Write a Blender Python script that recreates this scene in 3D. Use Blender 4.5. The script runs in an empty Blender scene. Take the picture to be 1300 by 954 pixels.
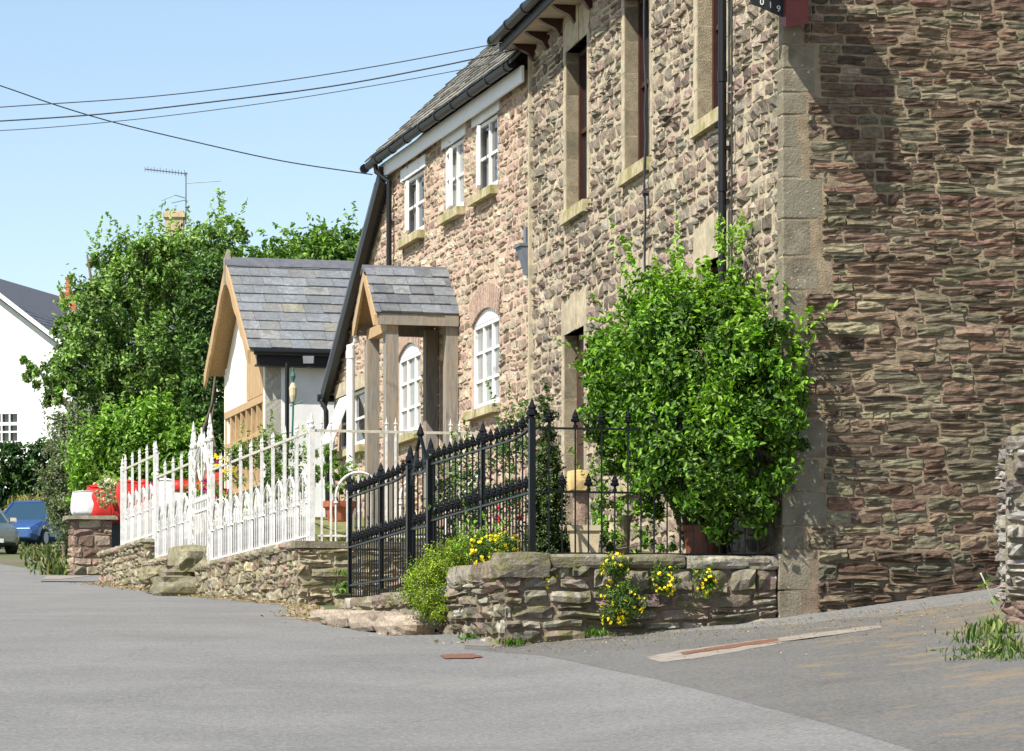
import bpy, math, random
import numpy as np
from mathutils import Vector, noise, Matrix
R = math.radians
scene = bpy.context.scene
COL = scene.collection
# ---------------------------------------------------------------- camera, sky, sun, exposure
F = 4500.0                      # focal length in photograph pixels (1300 wide); eye at the origin, z = 0 is eye level
cam = bpy.data.cameras.new('camera'); camo = bpy.data.objects.new('camera', cam); COL.objects.link(camo)
camo.location = (0, 0, 0); camo.rotation_euler = (R(90), 0, 0)
cam.sensor_width = 36; cam.lens = F / 1300 * 36; cam.shift_y = (900 - 477) / 1300
cam.clip_start = 0.5; cam.clip_end = 4000
scene.camera = camo
SUN = Vector((-0.85, -0.86, 1.42)).normalized()      # towards the sun
elev = math.asin(SUN.z); az = math.atan2(SUN.x, SUN.y)
world = bpy.data.worlds.new('World'); scene.world = world; world.use_nodes = True
wn = world.node_tree.nodes; wl = world.node_tree.links
bg = wn['Background']; sky = wn.new('ShaderNodeTexSky'); sky.sky_type = 'NISHITA'; sky.sun_disc = False
sky.sun_elevation = elev; sky.sun_rotation = az; sky.air_density = 1.0; sky.dust_density = 0.45; sky.ozone_density = 4.0
tint = wn.new('ShaderNodeMix'); tint.data_type = 'RGBA'; tint.blend_type = 'MULTIPLY'; tint.inputs[0].default_value = 1; wl.new(sky.outputs[0], tint.inputs[6]); tint.inputs[7].default_value = (1.27, 1.12, .99, 1)
wl.new(tint.outputs[2], bg.inputs[0]); bg.inputs[1].default_value = 0.102
sl = bpy.data.lights.new('sun', 'SUN'); sl.energy = 5.0; sl.angle = R(0.5); sl.color = (1, 0.95, 0.86)
so = bpy.data.objects.new('sun', sl); COL.objects.link(so); so.rotation_euler = SUN.to_track_quat('Z', 'Y').to_euler()
so.location = (-20, -10, 40)
vs = scene.view_settings; vs.view_transform = 'Standard'; vs.look = 'None'; vs.gamma = 1; vs.exposure = 0.80
vs.use_curve_mapping = False
scene.render.engine = 'CYCLES'
# ---------------------------------------------------------------- helpers
def smooth(a, b, t): t = max(0, min(1, (t - a) / (b - a))); return t * t * (3 - 2 * t)
def lerp(a, b, t): return a + (b - a) * t
GY = [(-30, -3.6), (0, -1.6), (31.6, .55), (45.5, 1.34), (53.4, 1.70), (63.5, 2.24), (105, 4.7), (160, 8.2), (400, 16), (3000, 30)]
def G(X, Y):
    for (a, za), (b, zb) in zip(GY, GY[1:]):
        if Y <= b: z = lerp(za, zb, (Y - a) / (b - a)); break
    else: z = 30
    lat = .085 * max(0, min(X, 2.4) + .07) + .12 * max(0, min(X, 30) - 2.4)
    return z + lat * (1 - smooth(60, 90, Y))
def P(x, y, d): return Vector(((x - 650) / F * d, d, (900 - y) / F * d))
def ghit(x, y):                      # where the sight line of a photograph pixel meets the ground
    lo, hi = 12.0, 150.0
    for k in range(50):
        m = (lo + hi) / 2; p = P(x, y, m)
        if p.z > G(p.x, m): lo = m if (900 - y) <= 0 else lo; hi = hi if (900 - y) <= 0 else m
        if p.z > G(p.x, m): hi = m
        else: lo = m
    d = None; prev = None
    t = 12.0
    while t < 150:
        p = P(x, y, t)
        if p.z <= G(p.x, t): break
        t += .02
    p = P(x, y, t); return Vector((p.x, t, G(p.x, t)))
class Fr:                            # a wall plane: u along, w outward, z up
    def __init__(s, o, a, n): s.o = Vector((o[0], o[1], 0)); s.a = Vector((a[0], a[1], 0)).normalized(); s.n = Vector((n[0], n[1], 0)).normalized()
    def p(s, u, w, z): v = s.o + s.a * u + s.n * w; return Vector((v.x, v.y, z))
class MB:
    def __init__(s): s.v = []; s.f = []; s.c = []; s.m = []
    def face(s, pts, c=(1, 1, 1), m=0):
        i = len(s.v); s.v += [tuple(p) for p in pts]; s.f.append(tuple(range(i, i + len(pts)))); s.c.append(c); s.m.append(m)
    def mesh(s, vs_, fs, c=(1, 1, 1), m=0):
        i = len(s.v); s.v += [tuple(p) for p in vs_]
        for f in fs: s.f.append(tuple(k + i for k in f)); s.c.append(c); s.m.append(m)
    def hexa(s, q, c=(1, 1, 1), m=0):   # 8 points: bottom 4, top 4
        s.mesh(q, [(0, 3, 2, 1), (4, 5, 6, 7), (0, 1, 5, 4), (1, 2, 6, 5), (2, 3, 7, 6), (3, 0, 4, 7)], c, m)
    def fbox(s, fr, u0, u1, w0, w1, z0, z1, c=(1, 1, 1), m=0):
        s.hexa([fr.p(u0, w0, z0), fr.p(u1, w0, z0), fr.p(u1, w1, z0), fr.p(u0, w1, z0), fr.p(u0, w0, z1), fr.p(u1, w0, z1), fr.p(u1, w1, z1), fr.p(u0, w1, z1)], c, m)
    def fprism(s, fr, poly, w0, w1, c=(1, 1, 1), m=0):   # poly of (u, z) extruded through w
        n = len(poly); a = [fr.p(u, w0, z) for u, z in poly]; b = [fr.p(u, w1, z) for u, z in poly]
        s.mesh(a + b, [tuple(range(n)), tuple(range(2 * n - 1, n - 1, -1))] + [(i, (i + 1) % n, n + (i + 1) % n, n + i) for i in range(n)], c, m)
    def tube(s, pts, r, n=8, c=(1, 1, 1), m=0, caps=True):
        pts = [Vector(p) for p in pts]; rs = r if isinstance(r, (list, tuple)) else [r] * len(pts); rings = []
        for i, p in enumerate(pts):
            t = (pts[min(i + 1, len(pts) - 1)] - pts[max(i - 1, 0)]).normalized()
            h = Vector((0, 0, 1)) if abs(t.z) < .9 else Vector((1, 0, 0))
            x = t.cross(h).normalized(); y = t.cross(x)
            rings.append([p + (x * math.cos(2 * math.pi * k / n) + y * math.sin(2 * math.pi * k / n)) * rs[i] for k in range(n)])
        vs_ = [q for rg in rings for q in rg]; fs = []
        for i in range(len(pts) - 1):
            for k in range(n): fs.append((i * n + k, i * n + (k + 1) % n, (i + 1) * n + (k + 1) % n, (i + 1) * n + k))
        if caps: fs += [tuple(range(n)), tuple(range((len(pts) - 1) * n, len(pts) * n))]
        s.mesh(vs_, fs, c, m)
    def lathe(s, o, prof, n=12, c=(1, 1, 1), m=0, sq=0):
        vs_ = []; fs = []; L = len(prof)
        for (r, z) in prof:
            for k in range(n):
                a = 2 * math.pi * (k + .5) / n; vs_.append((o[0] + r * math.cos(a), o[1] + r * math.sin(a), o[2] + z))
        for i in range(L - 1):
            for k in range(n): fs.append((i * n + k, i * n + (k + 1) % n, (i + 1) * n + (k + 1) % n, (i + 1) * n + k))
        fs.append(tuple(range(n))); fs.append(tuple(range((L - 1) * n, L * n)))
        s.mesh(vs_, fs, c, m)
    def build(s, name, mats, parent=None, base=None, sm=False):
        me = bpy.data.meshes.new(name); root = parent
        off = Vector((0, 0, 0))
        if parent is not None:
            off = wloc(parent)
        elif base is not None: off = Vector(base)
        va = np.array(s.v, dtype=np.float64).reshape(-1, 3) - np.array(off)
        me.from_pydata(va.tolist(), [], s.f); 
        if not isinstance(mats, (list, tuple)): mats = [mats]
        for m in mats: me.materials.append(m)
        if len(mats) > 1: me.polygons.foreach_set('material_index', s.m)
        at = me.attributes.new('Col', 'FLOAT_COLOR', 'FACE')
        ca = np.ones((len(s.f), 4)); ca[:, :3] = np.array(s.c).reshape(-1, 3); at.data.foreach_set('color', ca.ravel())
        if sm: me.polygons.foreach_set('use_smooth', [True] * len(s.f))
        me.update()
        o = bpy.data.objects.new(name, me); COL.objects.link(o)
        if parent is not None: o.parent = parent
        else: o.location = off
        return o
def wloc(o):
    v = Vector((0, 0, 0))
    while o is not None: v += o.location; o = o.parent
    return v
def tag(o, label=None, cat=None, group=None, kind=None):
    if label: o['label'] = label
    if cat: o['category'] = cat
    if group: o['group'] = group
    if kind: o['kind'] = kind
    return o
def thing(name, label, cat, loc, group=None):
    o = bpy.data.objects.new(name, None); COL.objects.link(o); o.location = loc; o.empty_display_size = .2
    return tag(o, label, cat, group)
def inst(o, parent, loc):            # a copy of a part (sharing its mesh) placed at a world point
    c = o.copy(); COL.objects.link(c); c.parent = parent; c.location = Vector(loc) - wloc(parent); return c
# ---------------------------------------------------------------- materials
def mat(name, col, rough=.8, nscale=6, namt=.25, bump=.15, bscale=40, attr=False, metal=0, spec=.4, col2=None, spots=None, stretch=None, bdist=.01, trans=0, big=None):
    m = bpy.data.materials.new(name); m.use_nodes = True; N = m.node_tree.nodes; L = m.node_tree.links; b = N['Principled BSDF']
    tc = N.new('ShaderNodeTexCoord'); mp = N.new('ShaderNodeMapping'); L.new(tc.outputs['Object'], mp.inputs[0])
    if stretch: mp.inputs['Scale'].default_value = stretch
    def nz(sc, det=6, ro=.6):
        n = N.new('ShaderNodeTexNoise'); n.inputs['Scale'].default_value = sc; n.inputs['Detail'].default_value = det; n.inputs['Roughness'].default_value = ro
        L.new(mp.outputs[0], n.inputs[0]); return n
    if attr:
        a = N.new('ShaderNodeAttribute'); a.attribute_name = 'Col'; base = a.outputs['Color']
    else:
        rgb = N.new('ShaderNodeRGB'); rgb.outputs[0].default_value = (*col, 1); base = rgb.outputs[0]
    def mix(kind, fac, A, B):
        x = N.new('ShaderNodeMix'); x.data_type = 'RGBA'; x.blend_type = kind
        if isinstance(fac, float): x.inputs[0].default_value = fac
        else: L.new(fac, x.inputs[0])
        for v, s_ in ((A, 6), (B, 7)):
            if isinstance(v, tuple): x.inputs[s_].default_value = (*v, 1)
            else: L.new(v, x.inputs[s_])
        return x.outputs[2]
    def ramp(src, p0, p1, c0=(0, 0, 0), c1=(1, 1, 1)):
        r = N.new('ShaderNodeValToRGB'); e = r.color_ramp.elements; e[0].position = p0; e[1].position = p1; e[0].color = (*c0, 1); e[1].color = (*c1, 1)
        L.new(src, r.inputs[0]); return r.outputs[0]
    n1 = nz(nscale)
    if namt > 0:
        lo, hi = 1 - namt, 1 + namt
        base = mix('MULTIPLY', 1.0, base, ramp(n1.outputs[0], .3, .7, (lo,) * 3, (hi,) * 3))
    if col2:
        n2 = nz(nscale * .45, 5); base = mix('MIX', ramp(n2.outputs[0], .48, .62), base, col2)
    if big:
        n4 = nz(big[0], 4, .5); base = mix('MULTIPLY', 1.0, base, ramp(n4.outputs[0], .35, .65, (1 - big[1],) * 3, (1 + big[1],) * 3))
    if spots:                        # (scale, threshold, colour)
        n3 = nz(spots[0], 3, .7); base = mix('MIX', ramp(n3.outputs[0], spots[1], spots[1] + .04), base, spots[2])
    L.new(base, b.inputs['Base Color']); b.inputs['Roughness'].default_value = rough; b.inputs['Metallic'].default_value = metal
    b.inputs['Specular IOR Level'].default_value = spec
    if bump > 0:
        bn = nz(bscale, 8, .65); bu = N.new('ShaderNodeBump'); bu.inputs['Strength'].default_value = bump; bu.inputs['Distance'].default_value = bdist
        L.new(bn.outputs[0], bu.inputs['Height']); L.new(bu.outputs[0], b.inputs['Normal'])
    if trans > 0:
        t = N.new('ShaderNodeBsdfTranslucent'); mx = N.new('ShaderNodeMixShader'); mx.inputs[0].default_value = trans
        tm = mix('MULTIPLY', 1.0, base, (1.5, 1.9, .6)); L.new(tm, t.inputs[0])
        L.new(b.outputs[0], mx.inputs[1]); L.new(t.outputs[0], mx.inputs[2]); L.new(mx.outputs[0], N['Material Output'].inputs[0])
    return m
M = {}
M['rubble'] = mat('rubble stone', (1, 1, 1), .95, 26, .42, 1.0, 60, attr=True, spec=.1, bdist=.014, spots=(11, .72, (.34, .32, .25)), big=(.55, .16))
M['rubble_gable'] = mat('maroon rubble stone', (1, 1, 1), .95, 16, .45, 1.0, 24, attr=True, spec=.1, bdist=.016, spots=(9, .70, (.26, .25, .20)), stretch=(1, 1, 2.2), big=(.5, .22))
M['mossy'] = mat('mossy walling stone', (1, 1, 1), .93, 14, .4, 1.0, 22, attr=True, spec=.12, bdist=.03, col2=(.17, .16, .08), spots=(8, .69, (.42, .41, .37)))
M['mortar'] = mat('buff mortar', (.43, .365, .255), .95, 8, .3, .7, 60, spec=.1, bdist=.02)
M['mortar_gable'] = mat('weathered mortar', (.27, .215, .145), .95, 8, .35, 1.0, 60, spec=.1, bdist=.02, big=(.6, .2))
M['mortar_pink'] = mat('pink mortar', (.50, .37, .28), .95, 8, .25, .7, 60, spec=.1, bdist=.02)
M['mortar_dark'] = mat('dark mortar', (.20, .155, .11), .95, 8, .35, .7, 60, spec=.1, bdist=.02)
M['dressed'] = mat('dressed buff stone', (.42, .36, .25), .9, 9, .22, .5, 50, spec=.15, col2=(.30, .27, .19), spots=(16, .68, (.20, .19, .14)))
M['quoin'] = mat('weathered quoin stone', (.20, .175, .125), .92, 5, .4, .8, 45, spec=.12, col2=(.20, .185, .135), spots=(24, .64, (.46, .44, .38)), bdist=.02)
M['sill'] = mat('lichened sill stone', (.40, .34, .22), .9, 10, .3, .5, 50, spec=.15, col2=(.25, .24, .09))
M['slate'] = mat('slate', (1, 1, 1), .6, 18, .28, .35, 50, attr=True, spec=.35, spots=(18, .70, (.28, .28, .22)), big=(1.6, .14), col2=(.15, .155, .15))
M['oldslate'] = mat('old slate', (1, 1, 1), .7, 10, .3, .4, 50, attr=True, spec=.3, col2=(.13, .125, .10))
M['ridge'] = mat('grey ridge tile', (.10, .105, .12), .7, 9, .2, .2, 50)
M['render'] = mat('white render', (.74, .75, .735), .9, 3, .09, .35, 60, spec=.2, big=(.8, .07))
M['cream'] = mat('cream render', (.78, .74, .62), .9, 3, .06, .2, 80, spec=.2)
M['white'] = mat('white paint', (.72, .72, .70), .45, 12, .06, .05, 60)
M['whiteiron'] = mat('flaking white iron paint', (.60, .60, .585), .5, 20, .12, .2, 60, spots=(26, .635, (.36, .24, .12)), big=(9, .14))
M['rustrail'] = mat('greyed white rail', (.45, .43, .36), .6, 20, .25, .2, 60, spots=(30, .64, (.26, .17, .09)))
M['black'] = mat('black gloss iron', (.004, .0045, .006), .32, 20, .2, .12, 70, spec=.3)
M['blackwood'] = mat('black painted board', (.012, .012, .013), .5, 20, .2, .1, 70)
M['plastic'] = mat('black pipe', (.009, .0095, .011), .42, 20, .1, 0, spec=.3)
M['lead'] = mat('lead grey box', (.12, .14, .17), .5, 9, .1, 0)
M['oak'] = mat('fresh oak', (.40, .27, .14), .7, 5, .3, .3, 30, stretch=(8, 8, 1), bdist=.005)
M['greyoak'] = mat('weathered oak', (.22, .20, .17), .8, 5, .3, .4, 30, stretch=(9, 9, 1), col2=(.28, .225, .16), bdist=.005)
M['brown'] = mat('brown stained timber', (.040, .014, .010), .4, 12, .25, .1, 40)
M['signred'] = mat('dark red painted timber', (.16, .032, .024), .5, 12, .2, .15, 40)
M['soffit'] = mat('old cream soffit', (.42, .35, .25), .8, 6, .2, .1, 30)
M['terracotta'] = mat('terracotta', (.42, .13, .07), .8, 7, .15, .15, 50)
M['brownpot'] = mat('brown glazed pot', (.15, .055, .035), .35, 7, .2, .1, 50)
M['buffpot'] = mat('buff stone planter', (.50, .42, .27), .85, 7, .15, .25, 50)
M['ochre'] = mat('ochre stone', (.55, .40, .18), .85, 7, .2, .3, 50)
M['leaf'] = mat('leaf', (1, 1, 1), .5, 3, .0, 0, attr=True, trans=.24, spec=.35)
M['petal'] = mat('petal', (1, 1, 1), .6, 3, .0, 0, attr=True, trans=.2, spec=.2)
M['bark'] = mat('bark', (.11, .085, .06), .95, 9, .35, .8, 30)
M['grass'] = mat('lawn', (.12, .14, .04), .95, 8, .4, .8, 60, col2=(.20, .17, .07))
M['soil'] = mat('soil', (.085, .065, .045), .95, 8, .4, .8, 50, col2=(.05, .06, .025))
M['ground'] = mat('field', (.08, .10, .035), .95, .8, .35, .5, 8, col2=(.12, .10, .06))
M['red'] = mat('red plastic sheet', (.50, .025, .018), .45, 5, .2, .3, 12, spec=.5, bdist=.03)
M['whitesheet'] = mat('white plastic sheet', (.78, .78, .78), .4, 5, .05, .3, 10, bdist=.03)
M['bin'] = mat('slate grey plastic', (.06, .075, .085), .5, 5, .1, .05, 30)
M['bluecar'] = mat('blue car paint', (.04, .10, .26), .22, 5, .05, 0, spec=.6, metal=.3)
M['greycar'] = mat('grey green car paint', (.10, .125, .12), .22, 5, .05, 0, spec=.6, metal=.3)
M['tyre'] = mat('tyre', (.015, .015, .015), .85, 5, .1, 0)
M['chrome'] = mat('chrome', (.6, .6, .6), .15, 5, .05, 0, metal=1)
M['brick'] = mat('yellow brick', (.45, .36, .22), .9, 12, .25, .4, 50)
M['alum'] = mat('grey aluminium', (.30, .30, .31), .4, 5, .1, 0, metal=.8)
M['green'] = mat('verdigris metal', (.03, .12, .085), .5, 20, .3, .1, 50)
M['wire'] = mat('black cable', (.02, .022, .028), .6, 5, .1, 0)
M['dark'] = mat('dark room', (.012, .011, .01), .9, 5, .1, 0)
M['curtain'] = mat('net curtain', (.5, .5, .47), .9, 30, .2, 0, stretch=(12, 12, .3))
M['rustplate'] = mat('rusty iron cover', (.16, .07, .04), .8, 30, .35, .5, 60)
M['tar'] = mat('tar seam', (.055, .055, .058), .7, 8, .3, .4, 60)
M['concrete'] = mat('pale concrete', (.235, .205, .17), .92, 8, .3, .4, 60)
def asphalt(name, c, dirt, thr, scale=1.2, xfade=None):
    m = mat(name, c, .9, 30, .34, 1.0, 60, spec=.2, bdist=.014, big=(.6, .09), spots=(34, .64, tuple(min(1, x * 1.8) for x in c))); N = m.node_tree.nodes; L = m.node_tree.links; b = N['Principled BSDF']
    src = b.inputs['Base Color'].links[0].from_socket
    tc = N.new('ShaderNodeTexCoord'); n = N.new('ShaderNodeTexNoise'); n.inputs['Scale'].default_value = scale; n.inputs['Detail'].default_value = 9; n.inputs['Roughness'].default_value = .68
    L.new(tc.outputs['Object'], n.inputs[0]); r = N.new('ShaderNodeValToRGB'); r.color_ramp.elements[0].position = thr; r.color_ramp.elements[1].position = thr + .14
    val = n.outputs[0]
    if xfade:
        sx = N.new('ShaderNodeSeparateXYZ'); L.new(tc.outputs['Object'], sx.inputs[0]); mr = N.new('ShaderNodeMapRange')
        mr.inputs[1].default_value = xfade[0]; mr.inputs[2].default_value = xfade[1]; mr.inputs[3].default_value = 0; mr.inputs[4].default_value = xfade[2]
        L.new(sx.outputs[0], mr.inputs[0]); ad = N.new('ShaderNodeMath'); L.new(val, ad.inputs[0]); L.new(mr.outputs[0], ad.inputs[1]); val = ad.outputs[0]
    L.new(val, r.inputs[0])
    x = N.new('ShaderNodeMix'); x.data_type = 'RGBA'; L.new(r.outputs[0], x.inputs[0]); L.new(src, x.inputs[6]); x.inputs[7].default_value = (*dirt, 1)
    # cracks
    v = N.new('ShaderNodeTexVoronoi'); v.feature = 'DISTANCE_TO_EDGE'; v.inputs['Scale'].default_value = .42; nn = N.new('ShaderNodeTexNoise'); nn.inputs['Scale'].default_value = 2.5; nn.inputs['Detail'].default_value = 6
    L.new(tc.outputs['Object'], nn.inputs[0]); mm = N.new('ShaderNodeMix'); mm.data_type = 'RGBA'; mm.blend_type = 'ADD'; mm.inputs[0].default_value = .5
    L.new(tc.outputs['Object'], mm.inputs[6]); L.new(nn.outputs[1], mm.inputs[7]); L.new(mm.outputs[2], v.inputs['Vector'])
    cr = N.new('ShaderNodeValToRGB'); cr.color_ramp.elements[0].position = .002; cr.color_ramp.elements[0].color = (.45, .45, .45, 1); cr.color_ramp.elements[1].position = .011; L.new(v.outputs['Distance'], cr.inputs[0])
    y = N.new('ShaderNodeMix'); y.data_type = 'RGBA'; y.blend_type = 'MULTIPLY'; y.inputs[0].default_value = .22; L.new(x.outputs[2], y.inputs[6]); L.new(cr.outputs[0], y.inputs[7])
    L.new(y.outputs[2], b.inputs['Base Color']); return m
M['road'] = asphalt('worn pale tarmac', (.180, .177, .170), (.21, .20, .18), .58)
M['lane'] = asphalt('gritty lane tarmac', (.135, .131, .122), (.21, .165, .11), .58, 2.6, (1.5, 4.6, .17))
def glassm(name, tint, rough=.03):
    m = bpy.data.materials.new(name); m.use_nodes = True; N = m.node_tree.nodes; L = m.node_tree.links; b = N['Principled BSDF']
    b.inputs['Base Color'].default_value = (*tint, 1); b.inputs['Roughness'].default_value = rough; b.inputs['Specular IOR Level'].default_value = .9
    tc = N.new('ShaderNodeTexCoord'); n = N.new('ShaderNodeTexNoise'); n.inputs['Scale'].default_value = 2.5; bu = N.new('ShaderNodeBump'); bu.inputs['Strength'].default_value = .08
    L.new(tc.outputs['Object'], n.inputs[0]); L.new(n.outputs[0], bu.inputs['Height']); L.new(bu.outputs[0], b.inputs['Normal']); return m
M['glass'] = glassm('window glass', (.02, .024, .028)); M['netglass'] = glassm('glass before net curtain', (.22, .225, .22), .12)
M['carglass'] = glassm('car glass', (.02, .05, .08))
# ---------------------------------------------------------------- masonry
def sub_rects(r, holes):
    out = [r]
    for h in holes:
        nx = []
        for (a, b, c, d) in out:
            if h[1] <= a or h[0] >= b or h[3] <= c or h[2] >= d: nx.append((a, b, c, d)); continue
            if h[0] > a: nx.append((a, h[0], c, d))
            if h[1] < b: nx.append((h[1], b, c, d))
            aa, bb = max(a, h[0]), min(b, h[1])
            if h[2] > c: nx.append((aa, bb, c, h[2]))
            if h[3] < d: nx.append((aa, bb, h[3], d))
        out = nx
    return out
def stones(mb, f, u0, u1, v0, v1, rng, holes=(), hh=(.08, .16), ww=(.2, .5), relief=.04, gap=.007, pal=((.3, .25, .2),), wave=.02, clip=None, rough=.5, split=.2, warp=1.0, bed=False):
    sp = [-1, -.93, -.4, .1, .5, .93, 1] if bed else [-1, -.88, -.35, .35, .88, 1]; tp = [-1, -.86, -.4, .05, .45, .82, 1] if bed else [-1, -.82, 0, .8, 1]; seed = rng.random() * 100
    def wv(u, v):
        return v + wave * 2 * noise.noise(Vector((u * 1.3, v * 2.0, seed))) + wave * noise.noise(Vector((u * 4.1, v * 5.0, seed + 9)))
    v = v0
    while v < v1 - .02:
        h = rng.uniform(*hh); h = min(h, v1 - v)
        if v1 - v - h < .04: h = v1 - v
        u = u0 - rng.random() * ww[1]
        while u < u1:
            w = rng.uniform(*ww) * (.75 + .5 * rng.random()); a, b = max(u, u0), min(u + w, u1); u += w
            if b - a < .03: continue
            cells = [(a, b, v, v + h)]
            if rng.random() < split and h > .1:
                k = rng.uniform(.35, .65); cells = [(a, b, v, v + h * k), (a, b, v + h * k, v + h)]
                if b - a > .3 and rng.random() < .6:
                    q = lerp(a, b, rng.uniform(.35, .65)); cells[1:] = [(a, q, v + h * k, v + h), (q, b, v + h * k, v + h)]
            for c0 in cells:
                for (ca, cb, cc, cd) in sub_rects(c0, holes):
                    if cb - ca < .025 or cd - cc < .02: continue
                    if clip and not clip((ca + cb) / 2, (cc + cd) / 2): continue
                    cu, cv = (ca + cb) / 2, (cc + cd) / 2; hu, hv = (cb - ca) / 2 - gap * rng.uniform(.7, 1.6), (cd - cc) / 2 - gap * rng.uniform(.7, 1.5)
                    if hu < .01 or hv < .01: continue
                    col = rng.choice(pal); k = rng.uniform(.72, 1.3); col = tuple(x * k * rng.uniform(.965, 1.035) for x in col)
                    rl = relief * rng.uniform(.45, 1.35); sk = rng.uniform(-.12, .12) * hv * 2 * warp; ids = rng.random() * 50
                    tu, tv = rng.uniform(-.3, .3), rng.uniform(-.35, .35); V = []
                    cs = [rng.uniform(.02, .28) for _ in range(4)]
                    for t in tp:
                        for s in sp:
                            ci = (2 if t > 0 else 0) + (1 if s > 0 else 0); e = (abs(s) ** 3) * (abs(t) ** 3) * cs[ci]
                            uu = cu + s * hu * (1 - e * .5 * min(1, hv / hu * 1.6)) + .006 * noise.noise(Vector((s * 3, t * 3, ids)))
                            vv = cv + t * hv * (1 - e) + sk * s * .5
                            vv += (noise.noise(Vector((uu * 9, cv * 9, ids))) * .22 * hv * warp) * abs(t)
                            edge = abs(s) == 1 or abs(t) == 1
                            d = -.012 if edge else rl * (.55 + (.25 if abs(s) < .5 and abs(t) < .5 else 0) + tu * s + tv * t) * (1 + rough * 1.5 * noise.noise(Vector((uu * (14 if not bed else 8), vv * (16 if not bed else 22), ids)))) + rough * relief * .8 * noise.noise(Vector((uu * (32 if not bed else 16), vv * (34 if not bed else 40), ids)))
                            V.append(f(uu, wv(uu, vv), max(d, -.012)))
                    n = len(sp); fs = [(j * n + i, j * n + i + 1, (j + 1) * n + i + 1, (j + 1) * n + i) for j in range(len(tp) - 1) for i in range(n - 1)]
                    mb.mesh(V, fs, col)
        v += h
def pierced(mb, fr, u0, u1, z0, z1, holes, depth, w=0.0, top=None):     # wall face with openings and their reveals
    us = sorted(set([u0, u1] + [x for h in holes for x in h[:2]])); zs = sorted(set([z0, z1] + [x for h in holes for x in h[2:4]]))
    for a, b in zip(us, us[1:]):
        for c, d in zip(zs, zs[1:]):
            mu, mz = (a + b) / 2, (c + d) / 2
            if any(h[0] < mu < h[1] and h[2] < mz < h[3] for h in holes): continue
            mb.face([fr.p(a, w, c), fr.p(b, w, c), fr.p(b, w, d), fr.p(a, w, d)])
    for (a, b, c, d) in holes:
        for q in ([(a, c), (a, d)], [(b, c), (b, d)], [(a, c), (b, c)], [(a, d), (b, d)]):
            (x0, y0), (x1, y1) = q; mb.face([fr.p(x0, w, y0), fr.p(x1, w, y1), fr.p(x1, w - depth, y1), fr.p(x0, w - depth, y0)])
def slates(mb, f, u0, u1, v0, v1, rng, rh=.2, sw=.28, pal=((.2, .22, .25),), th=.012, jit=.25):
    v = v0; r = 0
    while v < v1 - .01:
        h = min(rh, v1 - v); u = u0 - (sw * .5 if r % 2 else 0) - rng.random() * .06
        while u < u1:
            w = sw * rng.uniform(.8, 1.2); a, b = max(u, u0), min(u + w, u1); u += w
            if b - a < .01: continue
            c = rng.choice(pal); k = rng.uniform(1 - jit, 1 + jit); c = tuple(x * k for x in c); l0 = th * rng.uniform(1.5, 2.6); dv = rng.uniform(-.006, .006)
            a += .003; b -= .003; q = [f(a, v + dv, l0), f(b, v + dv, l0 * rng.uniform(.85, 1.1)), f(b, v + h + .03, th * .6), f(a, v + h + .03, th * .6)]; q2 = [f(a, v + dv, 0), f(b, v + dv, 0)]
            mb.mesh(q + q2, [(0, 1, 2, 3), (4, 5, 1, 0), (0, 3, 4), (1, 5, 2)], c)
        v += rh; r += 1
def rock(mb, c, s, rng, col, n=3, amp=.12, rot=0):
    import itertools
    N_ = 5; V = {}; vs_ = []; fs = []; sd = rng.random() * 90; ca, sa = math.cos(rot), math.sin(rot)
    def vert(p):
        if p in V: return V[p]
        q = Vector(p) * (2 / (N_ - 1)) - Vector((1, 1, 1)); e = Vector([math.copysign(abs(x) ** 1.0, x) for x in q]); L_ = e.length; mxx = max(abs(x) for x in e)
        e = e * lerp(1, mxx / max(L_, .01) * 1.25, .38)
        e = e * (1 + amp * 2 * noise.noise(q * 1.1 + Vector((sd, 0, 0))) + amp * noise.noise(q * 3.1 + Vector((0, sd, 0))))
        x, y, z = e.x * s[0] / 2, e.y * s[1] / 2, e.z * s[2] / 2
        vs_.append((c[0] + x * ca - y * sa, c[1] + x * sa + y * ca, c[2] + z)); V[p] = len(vs_) - 1; return V[p]
    for ax in range(3):
        for side in (0, N_ - 1):
            for i in range(N_ - 1):
                for j in range(N_ - 1):
                    q = []
                    for (di, dj) in ((0, 0), (1, 0), (1, 1), (0, 1)):
                        p = [0, 0, 0]; p[ax] = side; p[(ax + 1) % 3] = i + di; p[(ax + 2) % 3] = j + dj; q.append(vert(tuple(p)))
                    fs.append(tuple(q))
    mb.mesh(vs_, fs, col)
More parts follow.
